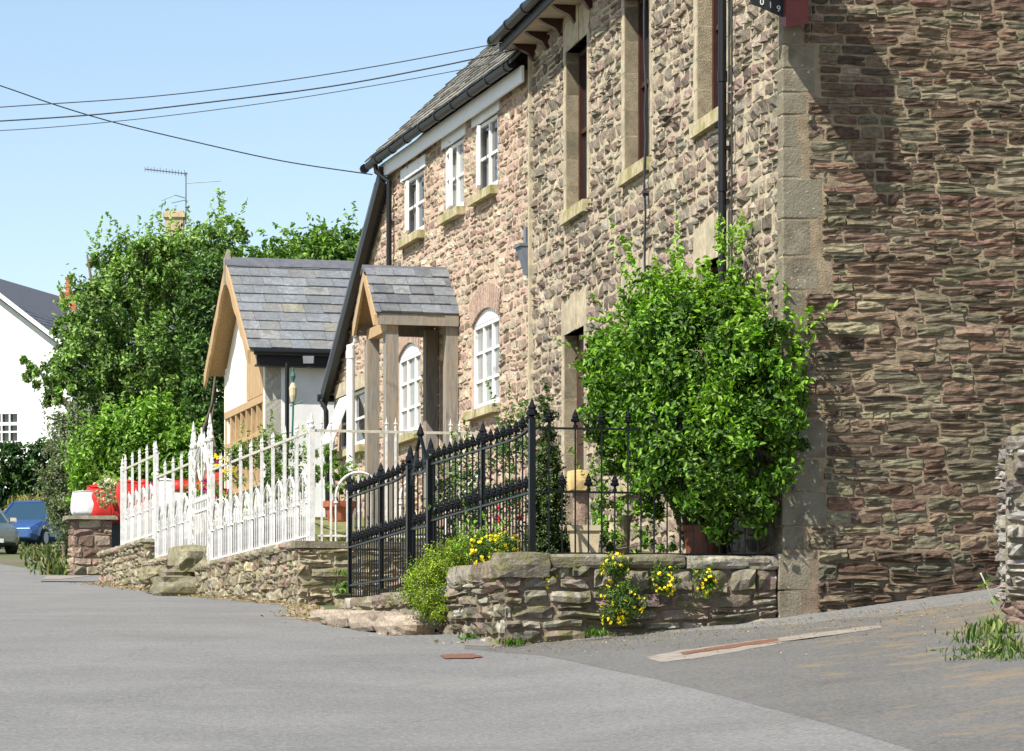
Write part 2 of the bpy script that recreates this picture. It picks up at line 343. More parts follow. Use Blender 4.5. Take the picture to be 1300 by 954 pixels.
# ---------------------------------------------------------------- foliage
def leafmesh(name, pos, nrm, size, cols, rng_np, mat_, parent=None, base=None, aspect=.5, dirs=None):
    n = len(pos); nrm = nrm / np.linalg.norm(nrm, axis=1)[:, None]
    t = rng_np.normal(size=(n, 3)) if dirs is None else dirs + rng_np.normal(size=(n, 3)) * .35
    t -= nrm * np.sum(t * nrm, axis=1)[:, None]; t /= np.linalg.norm(t, axis=1)[:, None] + 1e-9
    b = np.cross(nrm, t); s = size * rng_np.uniform(.6, 1.25, n)[:, None]
    v = np.empty((n, 6, 3)); fold = nrm * s * .16
    v[:, 0] = pos - t * s * .5; v[:, 1] = pos - t * s * .05 + b * s * aspect * .5 + fold; v[:, 2] = pos + t * s * .28 + b * s * aspect * .32 + fold * .6
    v[:, 3] = pos + t * s * .55 - fold * .6; v[:, 4] = pos + t * s * .28 - b * s * aspect * .32 + fold * .6; v[:, 5] = pos - t * s * .05 - b * s * aspect * .5 + fold
    off = np.array(wloc(parent) if parent is not None else (base if base is not None else (0, 0, 0))); v -= off
    me = bpy.data.meshes.new(name); me.vertices.add(n * 6); me.vertices.foreach_set('co', v.ravel())
    idx = (np.arange(n)[:, None] * 6); q = np.concatenate([idx + [0, 1, 2, 3], idx + [0, 3, 4, 5]], axis=1).ravel()
    me.loops.add(n * 8); me.loops.foreach_set('vertex_index', q.astype(np.int32)); me.polygons.add(n * 2); me.polygons.foreach_set('loop_start', (np.arange(n * 2) * 4).astype(np.int32))
    at = me.attributes.new('Col', 'FLOAT_COLOR', 'FACE'); ca = np.ones((n * 2, 4)); ca[:, :3] = np.repeat(cols, 2, axis=0); at.data.foreach_set('color', ca.ravel())
    me.materials.append(mat_); me.update(calc_edges=True); me.validate()
    o = bpy.data.objects.new(name, me); COL.objects.link(o)
    if parent is not None: o.parent = parent
    elif base is not None: o.location = base
    return o
def shade_cols(n, pal, g, j=.25):
    pal = np.array(pal); t = g.random(n) * (len(pal) - 1); i = np.minimum(t.astype(int), len(pal) - 2); fr_ = (t - i)[:, None]
    return (pal[i] * (1 - fr_) + pal[i + 1] * fr_) * g.uniform(1 - j, 1 + j, n)[:, None]
def crown(name, clumps, n, size, pal, seed, parent=None, base=None, aspect=.5, up=.5, shell=.55, material=None, shoots=0, shoot_len=.5, clumpiness=.5, droop=0.0, per=26):
    """leaf-sized faces spread through ellipsoids (cx, cy, cz, rx, ry, rz), gathered on sprays so that the crown has gaps"""
    g = np.random.default_rng(seed); cl = np.array(clumps, float); vol = (cl[:, 3] * cl[:, 4] * cl[:, 5]) ** .8; pr = vol / vol.sum()
    ns = max(8, n // per); k = g.choice(len(cl), ns, p=pr); d = g.normal(size=(ns, 3)); d /= np.linalg.norm(d, axis=1)[:, None]
    rad = shell + (1.06 - shell) * g.random(ns) ** .7; rad *= 1 + .12 * g.normal(size=ns)
    sc = cl[k, :3] + d * cl[k, 3:6] * rad[:, None]; rr = cl[k, 3:6].mean(1) * .20 * clumpiness * 2
    m = g.integers(0, ns, n); tone = g.uniform(.55, 1.4, ns)
    o = g.normal(size=(n, 3)) * rr[m][:, None] * .6; o[:, 2] -= droop * np.abs(g.normal(size=n)) * rr[m]
    pos = sc[m] + o; nr = d[m] * .7 + g.normal(size=(n, 3)) * .75 + np.array([0, 0, up])
    cols = shade_cols(n, pal, g) * tone[m][:, None]
    dr = None
    if shoots:
        P_, N_, C_ = [], [], []
        for i in range(shoots):
            q = g.choice(len(cl), p=pr); dd = g.normal(size=3); dd[2] = abs(dd[2]) * 1.1 + .2; dd /= np.linalg.norm(dd); p0 = cl[q, :3] + dd * cl[q, 3:6] * .92; L_ = shoot_len * g.uniform(.4, 1.2)
            dv = dd * .6 + np.array([0, 0, .7]); dv /= np.linalg.norm(dv); cnt = int(L_ / (size * .32)) + 3; sd = g.normal(size=3) * .25
            for j in range(cnt):
                t = j / cnt; p = p0 + (dv + sd * t) * L_ * t; P_.append(p + g.normal(size=3) * size * .45 * (1.1 - t)); N_.append(g.normal(size=3) * .7 + np.array([0, 0, .8])); C_.append(np.array(pal[-1]) * g.uniform(.8, 1.25))
        pos = np.vstack([pos, P_]); nr = np.vstack([nr, N_]); cols = np.vstack([cols, C_])
    return leafmesh(name, pos, nr, size, cols, g, material or M['leaf'], parent, base, aspect)
def limbs(name, base, tips, r0, parent, rng, mat_=None, seg=6):
    mb = MB(); b = Vector(base)
    for tp in tips:
        tp = Vector(tp); pts = []; rs = []
        for i in range(seg + 1):
            t = i / seg; p = b.lerp(tp, t); p.z = lerp(b.z, tp.z, t ** .85)
            if 0 < i: p += Vector((rng.uniform(-1, 1), rng.uniform(-1, 1), 0)) * (tp - b).length * .035
            pts.append(p); rs.append(r0 * (1 - .85 * t))
        mb.tube(pts, rs, 6)
    return mb.build(name, mat_ or M['bark'], parent, sm=True)
def tree(name, label, cat, base, clumps, n, size, pal, seed, r0=.12, group=None, **kw):
    rng = random.Random(seed); t = thing(name, label, cat, base, group)
    tips = [(c[0], c[1], c[2] + c[5] * .3) for c in clumps]
    limbs('trunk', base, tips, r0, t, rng)
    crown('crown', clumps, n, size, pal, seed, parent=t, **kw); return t
# ================================================================ SETTING: ground, road, lane
def sheet(name, xs, ys, mat_, dz=0.0, mask=None, kind='structure', zf=G):
    mb = MB(); V = [(x, y, zf(x, y) + dz) for y in ys for x in xs]; n = len(xs); fs = []
    for j in range(len(ys) - 1):
        for i in range(n - 1):
            if mask and not mask((xs[i] + xs[i + 1]) / 2, (ys[j] + ys[j + 1]) / 2): continue
            fs.append((j * n + i, j * n + i + 1, (j + 1) * n + i + 1, (j + 1) * n + i))
    mb.mesh(V, fs); o = mb.build(name, mat_, sm=True); return tag(o, kind=kind)
def FL(Y): return -.07 - .2547 * (Y - 31.6) + .86 * smooth(40, 44.5, Y)          # the line of the garden walls along the road
yg = [-30, 0, 15, 25, 31.6, 38, 45.5, 53.4, 63.5, 75, 90, 105, 130, 160, 230, 400, 900, 3000]
sheet('ground', [-1500, -300, -80, -40, -20, -10, -5, -2, -.07, 1.2, 2.4, 5, 10, 20, 30, 80, 300, 1500], yg, M['ground'], -.012)
# main road: right edge follows the wall line, then bends left beyond the houses
mb = MB(); ys = [-25, 0, 8, 14, 18, 21, 24, 26, 28, 30, 31.6, 34, 38, 40, 41, 42, 43, 44, 45.5, 50, 53.4, 58, 63.5, 70, 80, 90, 105]
rows = []
for Y in ys:
    r_ = FL(Y) + .02 if Y > 31.6 else 9.0 if Y < 14 else lerp(1.2, .1, (Y - 14) / 17.6)
    if Y > 66: r_ = FL(Y) + .25
    l_ = (FL(Y) if Y > 31.6 else FL(31.6) + .12 * (31.6 - Y)) - 8.5
    rows.append([(lerp(l_, r_, t), Y) for t in [i / 14 for i in range(15)]] if Y > 31.6 else [(lerp(l_, -.07, t), Y) for t in [i / 10 for i in range(11)]] + [(x, Y) for x in (.8, 1.6, 2.4, 9.0)])
V = [(x, y, G(x, y) + .004) for r in rows for x, y in r]; fs = [(j * 15 + i, j * 15 + i + 1, (j + 1) * 15 + i + 1, (j + 1) * 15 + i) for j in range(len(rows) - 1) for i in range(14)]
mb.mesh(V, fs); tag(mb.build('road', M['road'], sm=True), kind='structure')
# side lane climbing to the right past the gable
mb = MB(); rows = []
for k, X in enumerate([-.42, -.25, -.07] + [i * .25 for i in range(1, 9)] + [2.4] + [2.4 + i * .3 for i in range(1, 6)] + [4.5, 5.5, 7, 10, 16, 29]):
    top = 32.25 + .19 * (X - 2.46) if X > 2.3 else 32.0
    bot = 31.3 - max(0, X + .4) ** 1.5 * 3.6 + .35 * noise.noise(Vector((X * 2, 0, 0))) if X < 3 else 10
    rows.append([(X, lerp(max(bot, 10), top, t)) for t in [i / 14 for i in range(15)]])
V = [(x, y, G(x, y) + .0056) for r in rows for x, y in r]; fs = [(j * 15 + i, j * 15 + i + 1, (j + 1) * 15 + i + 1, (j + 1) * 15 + i) for j in range(len(rows) - 1) for i in range(14)]
mb.mesh(V, fs); tag(mb.build('side_lane', M['lane'], sm=True), kind='structure')
def groundpoly(name, px, mat_, dz, kind='structure', **k):
    mb = MB(); pts = [ghit(x, y) for x, y in px]; rj = random.Random(len(px)); pts = [p.lerp(q, k / 5) + Vector((rj.uniform(-.018, .018), rj.uniform(-.06, .06), 0)) for p, q in zip(pts, pts[1:] + pts[:1]) for k in range(5)]; c = sum(pts, Vector()) / len(pts)
    for a, b in zip(pts, pts[1:] + pts[:1]): mb.face([(q[0], q[1], G(q[0], q[1]) + dz) for q in (c, a, b)])
    return mb
b_ = groundpoly('x', [(818, 836), (865, 827), (935, 818), (1010, 808), (1118, 795), (1118, 798.5), (1020, 813), (935, 829), (880, 838), (838, 842)], None, .0085)
tag(b_.build('concrete_strip', M['concrete']), kind='structure')
b_ = groundpoly('x', [(866, 830), (985, 812), (990, 815), (920, 826), (868, 833)], None, .0115)
tag(b_.build('drain_grating', M['rustplate'], base=ghit(930, 822)), 'long rusty drain grating set in the pale concrete strip of the side lane', 'drain')
b_ = groundpoly('x', [(560, 833.5), (600, 831.5), (612, 835), (600, 838), (566, 838)], None, .012)
tag(b_.build('drain_cover', M['rustplate'], base=ghit(585, 835)), 'small rusty drain cover in the tarmac at the mouth of the lane', 'drain cover')
# verge of leaf litter at the foot of the walls
def strip(name, Y0, Y1, w, m_, dz, seed, off=0):
    mb = MB(); rng = random.Random(seed); prev = None; Y = Y0
    while Y <= Y1:
        x0 = FL(Y) + .05 + off; x1 = x0 - w * rng.uniform(.35, 1.2); cur = (x0, x1, Y)
        if prev: mb.face([(prev[0], prev[2], G(prev[0], prev[2]) + dz), (prev[1], prev[2], G(prev[1], prev[2]) + dz), (x1, Y, G(x1, Y) + dz), (x0, Y, G(x0, Y) + dz)])
        prev = cur; Y += .22
    return tag(mb.build(name, m_), kind='structure')
M['litter'] = mat('leaf litter', (.30, .23, .15), .95, 30, .45, .6, 90, col2=(.20, .19, .17))
strip('verge', 31.7, 66, .42, M['litter'], .008, 3)
def litter(name, n, Y0, Y1, spread, seed, sz=.035, lane=False):
    g = np.random.default_rng(seed); P_ = []
    for i in range(n):
        if lane: X = g.uniform(-.2, 5.2); Y = 32 - abs(g.normal()) * spread * (1 + X * .6) + (X - 2.4) * .19 * (X > 2.4); Y = min(Y, 32)
        else: Y = g.uniform(Y0, Y1); X = FL(Y) - abs(g.normal()) * spread
        P_.append((X, Y, G(X, Y) + .014 + g.random() * .012))
    nr = g.normal(size=(n, 3)) * .35 + np.array([0, 0, 1]); cols = shade_cols(n, [(.10, .05, .025), (.32, .2, .1), (.4, .33, .22), (.12, .11, .06)], g)
    o = leafmesh(name, np.array(P_), nr, sz, cols, g, M['petal'], base=(0, 0, 0), aspect=.6); return tag(o, kind='stuff')
litter('fallen_leaves', 1500, 32, 64, .22, 4, .045)
litter('lane_debris', 2600, 0, 0, .9, 5, .018, lane=True)
# raised garden grounds
def patch(name, quad, zf, m_, n=10):
    mb = MB(); a, b, c, d = [Vector((q[0], q[1], 0)) for q in quad]; V = []
    for j in range(n + 1):
        for i in range(n + 1):
            p = a.lerp(b, i / n).lerp(d.lerp(c, i / n), j / n); V.append((p.x, p.y, zf(p.x, p.y) + .03 * noise.noise(Vector((p.x * 2, p.y * 2, 3)))))
    mb.mesh(V, [(j * (n + 1) + i, j * (n + 1) + i + 1, (j + 1) * (n + 1) + i + 1, (j + 1) * (n + 1) + i) for j in range(n) for i in range(n)]); return tag(mb.build(name, m_, sm=True), kind='structure')
HH = Fr((2.461, 32.1), (-.1873, .9823), (-.9823, -.1873))     # hotel facade: u away from the corner, w towards the road
GG = Fr((2.461, 32.1), (.9823, .1873), (.1873, -.9823))       # hotel gable: u to the right, w towards the camera
CC = Fr((.2525, 43.7), (-.2468, .9691), (-.9691, -.2468))     # house facade
WW = Fr((-.07, 31.6), (-.2468, .9691), (-.9691, -.2468))      # line of garden walls along the road
def zg1(x, y): return lerp(1.30, 1.95, smooth(32, 42, y))
def zg2(x, y): return lerp(2.10, 2.75, smooth(45.5, 51, y))
patch('garden_soil', [(.02, 31.75), (2.5, 32.2), (.9, 45.0), (-1.75, 40.2)], zg1, M['soil'], 14)
patch('lawn', [(-2.45, 45.6), (.35, 46), (-4.8, 66), (-7.4, 66)], zg2, M['grass'], 16)
# ================================================================ HOTEL (rubble stone building on the right)
rng = random.Random(11)
hotel = thing('stone_building', 'tall rubble stone building on the corner with dark sash windows and big buff quoins', 'building', (2.461, 32.1, .8))
UP = [(8.48, 9.68), (5.34, 6.535), (2.03, 3.22)]
EH = 8.14                                                      # eaves
hol = [(a, b, 5.82, 7.70) for a, b in UP] + [(UP[1][0], UP[1][1], 2.45, 4.39), (UP[2][0], UP[2][1], 2.45, 4.39), (8.65, 9.78, 1.95, 4.39)]
mb = MB(); pierced(mb, HH, 0, 11.83, .3, EH, hol, .32, w=.008); mb.build('wall', M['mortar'], hotel)
dress = [(h[0] - .16, h[1] + .16, h[2] - .06, h[3] + .44) for h in hol]
PALF = tuple((c[0] * .80, c[1] * .79, c[2] * .83) for c in ((.30, .25, .18), (.25, .21, .155), (.33, .265, .20), (.22, .195, .15), (.29, .26, .19), (.36, .31, .22), (.21, .165, .13), (.30, .225, .175), (.26, .235, .175)))
mb = MB(); stones(mb, lambda u, v, w: HH.p(u, w, v), .12, 11.72, .5, EH, rng, dress, (.10, .19), (.20, .46), .043, .011, PALF, .022, rough=.6, warp=.55)
mb.build('stonework', M['rubble'], hotel)
# gable
mb = MB(); GW = 7.2; RZ = EH + GW / 2 * .78
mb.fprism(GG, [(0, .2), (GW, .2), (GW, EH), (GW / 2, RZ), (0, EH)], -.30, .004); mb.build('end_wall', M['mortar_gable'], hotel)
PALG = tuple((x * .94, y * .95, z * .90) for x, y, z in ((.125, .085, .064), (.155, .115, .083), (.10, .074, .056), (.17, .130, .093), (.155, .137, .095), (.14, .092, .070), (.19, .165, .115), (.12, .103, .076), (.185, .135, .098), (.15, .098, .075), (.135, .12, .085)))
mb = MB()
QN = []; z = .5
while z < EH:
    h = rng.uniform(.20, .48); QN.append((h, rng.choice((.20, .22, .24, .25, .36, .42)) * rng.uniform(.9, 1.1))); z += h
qh = []; z = .5
for h, w in QN: qh.append((-.1, w, z, z + h)); z += h
PALB = tuple(tuple(x * .85 for x in c) for c in PALG[:6]) + ((.15, .14, .09), (.12, .115, .08))
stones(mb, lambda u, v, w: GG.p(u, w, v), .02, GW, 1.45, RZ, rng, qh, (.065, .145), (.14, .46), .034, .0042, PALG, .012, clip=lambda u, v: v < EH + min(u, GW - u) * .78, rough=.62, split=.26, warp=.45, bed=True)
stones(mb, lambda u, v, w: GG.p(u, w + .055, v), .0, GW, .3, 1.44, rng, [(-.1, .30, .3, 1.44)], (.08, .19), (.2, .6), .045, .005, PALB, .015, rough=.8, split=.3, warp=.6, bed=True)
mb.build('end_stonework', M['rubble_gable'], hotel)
mb = MB(); mb.fbox(GG, -.01, GW, .007, .052, .2, 1.44); mb.build('plinth', M['mortar_dark'], hotel)
mb = MB(); z = .5; k = 0
for h, w in QN:
    bt = .05 if z < 1.2 else 0; d = .014 + bt + rng.uniform(-.004, .006); wf = .30 - (w - .3) * .6
    mb.hexa([GG.p(-d, -wf, z + .004), GG.p(-d, d, z + .004), GG.p(w, d - .012, z + .004), GG.p(w, -wf, z + .004), GG.p(-d, -wf, z + h - .004), GG.p(-d, d, z + h - .004), GG.p(w, d - .012, z + h - .004), GG.p(w, -wf, z + h - .004)])
    z += h
qo = mb.build('quoins', M['quoin'], hotel)
bv = qo.modifiers.new('bevel', 'BEVEL'); bv.width = .012; bv.segments = 2
# dressings round openings
def dressing(fr, h, head=.44, proud=.02, jw=.15, sill=True, door=False):
    a, b, c, d = h; mb = MB()
    z = c; i = 0
    while z < d - .01:
        hh = min(rng.uniform(.28, .42), d - z); 
        for (x0, x1) in ((a - (jw if i % 2 else jw * .6), a), (b, b + (jw if i % 2 else jw * .6))): mb.fbox(fr, x0, x1, -.30, proud, z + .003, z + hh - .003)
        z += hh; i += 1
    n = 3; xs = [a - .15, lerp(a, b, .36), lerp(a, b, .64), b + .15]
    for i in range(3): mb.fbox(fr, xs[i] + .003, xs[i + 1] - .003, -.30, proud + (.012 if i == 1 else 0), d, d + head - (.05 if i != 1 else 0))
    return mb.build('surround', M['dressed'], hotel)
for i, h in enumerate(hol): dressing(HH, h)
def sash(fr, h, parent, fm, dep=.135, name='window', bars=(1, 0), glass='glass', sill=None, fw=.06):
    a, b, c, d = h; mb = MB()
    mb.fbox(fr, a, a + fw, -dep - .1, -dep, c, d); mb.fbox(fr, b - fw, b, -dep - .1, -dep, c, d); mb.fbox(fr, a + fw, b - fw, -dep - .1, -dep, d - fw, d); mb.fbox(fr, a + fw, b - fw, -dep - .1, -dep, c, c + fw * 1.3)
    m_ = (c + d) / 2; mb.fbox(fr, a + fw, b - fw, -dep - .07, -dep - .02, m_ - .025, m_ + .025)
    for i in range(bars[0]): x = lerp(a, b, (i + 1) / (bars[0] + 1)); mb.fbox(fr, x - .012, x + .012, -dep - .065, -dep - .03, c + fw, d - fw)
    w = mb.build(name, fm, parent)
    mb = MB(); mb.fbox(fr, a + fw, b - fw, -dep - .062, -dep - .052, c + fw, d - fw); mb.build('pane', M[glass], w)
    if sill:
        mb = MB(); mb.hexa([fr.p(a - .06, -.2, sill), fr.p(b + .06, -.2, sill), fr.p(b + .06, .085, sill), fr.p(a - .06, .085, sill), fr.p(a - .06, -.2, c), fr.p(b + .06, -.2, c), fr.p(b + .06, .085, c - .015), fr.p(a - .06, .085, c - .015)]); mb.build('sill', M['sill'], w)
    return w
for i, h in enumerate(hol[:5]): sash(HH, h, hotel, M['brown'], sill=h[2] - .15, bars=(0, 0))
h = hol[5]; mb = MB(); mb.fbox(HH, h[0], h[1], -.24, -.135, h[2], h[3]); dr = mb.build('door', M['brown'], hotel)
mb = MB()
for (x0, x1, z0, z1) in ((.12, .5, .2, 1.0), (.63, 1.0, .2, 1.0), (.12, .5, 1.15, 2.0), (.63, 1.0, 1.15, 2.0)): mb.fbox(HH, h[0] + x0, h[0] + x1, -.133, -.12, h[2] + z0, h[2] + z1)
mb.build('door_panel', M['brown'], dr)
# roof, eaves
def roofplanes(mb, fr, u0, u1, wf, wb, ze, pitch, th=.06):
    wm = (wf + wb) / 2; zr = ze + (wf - wm) * pitch
    mb.hexa([fr.p(u0, wf, ze), fr.p(u1, wf, ze), fr.p(u1, wm, zr), fr.p(u0, wm, zr), fr.p(u0, wf, ze + th), fr.p(u1, wf, ze + th), fr.p(u1, wm, zr + th), fr.p(u0, wm, zr + th)])
    mb.hexa([fr.p(u0, wb, ze), fr.p(u1, wb, ze), fr.p(u1, wm, zr - .002), fr.p(u0, wm, zr - .002), fr.p(u0, wb, ze + th), fr.p(u1, wb, ze + th), fr.p(u1, wm, zr + th - .002), fr.p(u0, wm, zr + th - .002)])
    return wm, zr
mb = MB(); roofplanes(mb, HH, -.18, 12.0, .46, -7.2 - .46, EH + .08, .78); mb.build('roof', M['ridge'], hotel)
mb = MB(); mb.fbox(HH, -.12, 11.95, -.02, .35, EH - .005, EH + .02); mb.build('soffit', M['soffit'], hotel)
mb = MB(); mb.fbox(HH, -.12, 11.97, .35, .385, EH - .03, EH + .17); mb.build('fascia', M['blackwood'], hotel)
mb = MB(); mb.tube([HH.p(-.2, .45, EH + .12), HH.p(11.97, .45, EH + .12)], .062, 10)
for k in range(12): mb.tube([HH.p(k * 1.05 + .45, .45, EH + .12), HH.p(k * 1.05 + .53, .45, EH + .12)], .073, 10)
mb.build('gutter', M['plastic'], hotel)
for k in range(14):
    u = 11.55 - k * .82; mb = MB(); mb.fprism(Fr(HH.p(u, 0, 0), HH.n, HH.a), [(.0, EH - .2), (.05, EH - .2), (.1, EH - .12), (.25, EH - .05), (.3, EH - .01), (0, EH - .01)], -.05, .05); mb.build('eaves_bracket', M['brown'], hotel)
# back and far walls so that the building is closed
mb = MB(); mb.fbox(HH, 11.5, 11.82, -7.2, -.33, .3, EH + .05); mb.fprism(Fr(HH.p(11.5, 0, 0), -HH.n, HH.a), [(0, EH + .05), (7.2, EH + .05), (3.6, EH + 2.8)], 0, .3); mb.fbox(HH, .31, 11.49, -7.2, -6.9, .3, EH + .05); mb.build('rear_wall', M['mortar'], hotel)
mb = MB(); mb.fbox(HH, .32, 11.45, -.9, -.85, .5, EH); mb.build('unlit_room_sheet', M['dark'], hotel)  # near-black sheet stands in for the unlit rooms behind the windows
# pipes
mb = MB(); u = 1.87; mb.tube([HH.p(u, .10, 1.3), HH.p(u, .10, 7.7), HH.p(u, .40, 8.05)], .04, 12)
for z in (3.2, 5.0, 6.05, 7.3): mb.tube([HH.p(u, .10, z - .05), HH.p(u, .10, z + .05)], .049, 12)
for z in (3.15, 5.35, 7.2): mb.fbox(HH, u - .06, u + .06, 0, .08, z, z + .03)
mb.build('downpipe', M['plastic'], hotel)
mb = MB(); pr = random.Random(3); mb.tube([HH.p(5.28 + pr.uniform(-.02, .02), .065 + pr.uniform(0, .02), 3.4 + k * .26) for k in range(19)], .013, 6); mb.tube([HH.p(5.28, .03, 5.42), HH.p(5.28, .1, 5.42)], .03, 6); mb.build('cable_and_shadow_line', M['wire'], hotel)
mb = MB(); mb.tube([HH.p(1.70, .05, 2.2), HH.p(1.70, .05, 7.9)], .010, 6); mb.build('cable_and_shadow_line', M['wire'], hotel)  # thin dark tube stands in for the downpipe's shadow, in cable material
# sign on the corner
sg = thing('pub_sign', 'dark red bracket and black lettered board fixed high on the corner quoins', 'sign', GG.p(0, .1, 6.25))
mb = MB(); mb.hexa([GG.p(-.04, .045, 6.19), GG.p(-.04, .22, 6.13), GG.p(.17, .22, 6.17), GG.p(.17, .045, 6.2), GG.p(-.04, .045, 7.4), GG.p(-.04, .22, 7.4), GG.p(.17, .22, 7.4), GG.p(.17, .045, 7.4)]); mb.build('bracket', M['signred'], sg)
mb = MB(); mb.fprism(GG, [(-.045, 6.235), (-.14, 6.27), (-.24, 6.315), (-.33, 6.34), (-.36, 6.40), (-.36, 6.9), (-.045, 6.9)], .12, .15); bd = mb.build('sign_board', M['blackwood'], sg)
def text(s, size, loc, rot, m_, parent, name='lettering'):
    cu = bpy.data.curves.new('t', 'FONT'); cu.body = s; cu.size = size; cu.extrude = .002; cu.align_x = 'CENTER'
    to = bpy.data.objects.new('t', cu); COL.objects.link(to); dg = bpy.context.evaluated_depsgraph_get(); me = bpy.data.meshes.new_from_object(to.evaluated_get(dg)); bpy.data.objects.remove(to)
    me.materials.append(m_); o = bpy.data.objects.new(name, me); COL.objects.link(o); o.parent = parent; o.location = Vector(loc) - wloc(parent); o.rotation_euler = rot; return o
gz = math.atan2(GG.a.y, GG.a.x)
for s_, uu, zz in (('0', -.245, 6.335), ('1', -.165, 6.31), ('9', -.09, 6.28)): text(s_, .08, GG.p(uu, .154, zz), (R(90), 0, gz), M['white'], bd)
mb = MB(); mb.tube([GG.p(.02, .1, 7.3), GG.p(-.36, .3, 7.3), GG.p(-.36, 1.0, 7.3)], .025, 8); mb.fbox(Fr(GG.p(-.36, .30, 0), GG.n, GG.a), 0, .66, -.02, .02, 6.46, 7.7); mb.build('unseen_hanging_board', M['signred'], sg)  # board out of view above, placed and sized to cast the gable's shadow
# lead hopper box in the angle between the two buildings
hb = thing('hopper_box', 'grey lead hopper box wedged in the angle where the two stone buildings meet', 'hopper', CC.p(.18, .1, 5.6))
mb = MB(); mb.hexa([CC.p(.02, .01, 5.36), CC.p(.16, .01, 5.36), CC.p(.16, .06, 5.36), CC.p(.02, .06, 5.36), CC.p(.02, .01, 5.70), CC.p(.30, .01, 5.70), CC.p(.30, .14, 5.70), CC.p(.02, .14, 5.70)]); mb.build('hopper', M['lead'], hb)
mb = MB(); mb.fbox(CC, .01, .33, .0, .16, 5.705, 5.74); mb.tube([CC.p(.1, .06, 5.74), CC.p(.1, .06, 5.95)], .03, 8); mb.build('rim', M['lead'], hb)
mb = MB(); mb.fbox(HH, 11.74, 11.84, -.1, .05, .8, EH - .02); mb.build('edge_stones', M['dressed'], hotel)
# ================================================================ HOUSE (lower pink stone house)
house = thing('stone_house', 'lower pinkish stone house with white casement windows, slate roof and black sloping bargeboard', 'house', CC.p(0, 0, 2))
EC = 7.93; UL = 8.4; LE = 12.3
hh_up = [(5.98, 7.20, 6.70, 7.55), (3.60, 4.62, 6.70, 7.62), (1.75, 2.88, 6.72, 7.64)]
arch = [(1.66, 3.12, 3.92, 5.03), (6.19, 7.66, 3.92, 5.03)]
side = (9.95, 11.9, 4.0, 4.84); doorh = (4.08, 5.0, 2.2, 4.75)
hol2 = hh_up + [(a, b, c, d + .17) for a, b, c, d in arch] + [side, doorh]
mb = MB(); pierced(mb, CC, 0, UL, 1.4, EC, hol2[:5] + [doorh], .3, w=.006); pierced(mb, CC, UL, LE, 1.4, 5.0, [side], .3, w=.006)
mb.fprism(CC, [(UL, 5.0), (LE, 5.0), (LE, 5.12), (UL, EC - .45)], -.3, .0065); mb.build('wall', M['mortar_pink'], house)
PALH = tuple((c[0] * .84, c[1] * .86, c[2] * .86) for c in ((.42, .31, .23), (.36, .27, .20), (.46, .36, .26), (.33, .235, .185), (.43, .37, .26), (.46, .33, .26), (.38, .32, .23), (.30, .23, .17), (.50, .43, .32)))
hs = [(h[0] - .02, h[1] + .02, h[2] - .14, h[3] + .02) for h in hh_up] + [(h[0] - .02, h[1] + .02, h[2] - .18, h[3] + .5) for h in arch] + [(side[0] - .05, side[1] + .05, side[2] - .12, side[3] + .2), doorh]
mb = MB(); stones(mb, lambda u, v, w: CC.p(u, w, v), .02, LE, 1.9, EC - .08, rng, hs, (.08, .16), (.16, .40), .030, .010, PALH, .025, clip=lambda u, v: u < UL or v < 5.1 + (LE - u) * (EC - .45 - 5.12) / (LE - UL), rough=.6, warp=.7)
mb.build('stonework', M['rubble'], house)
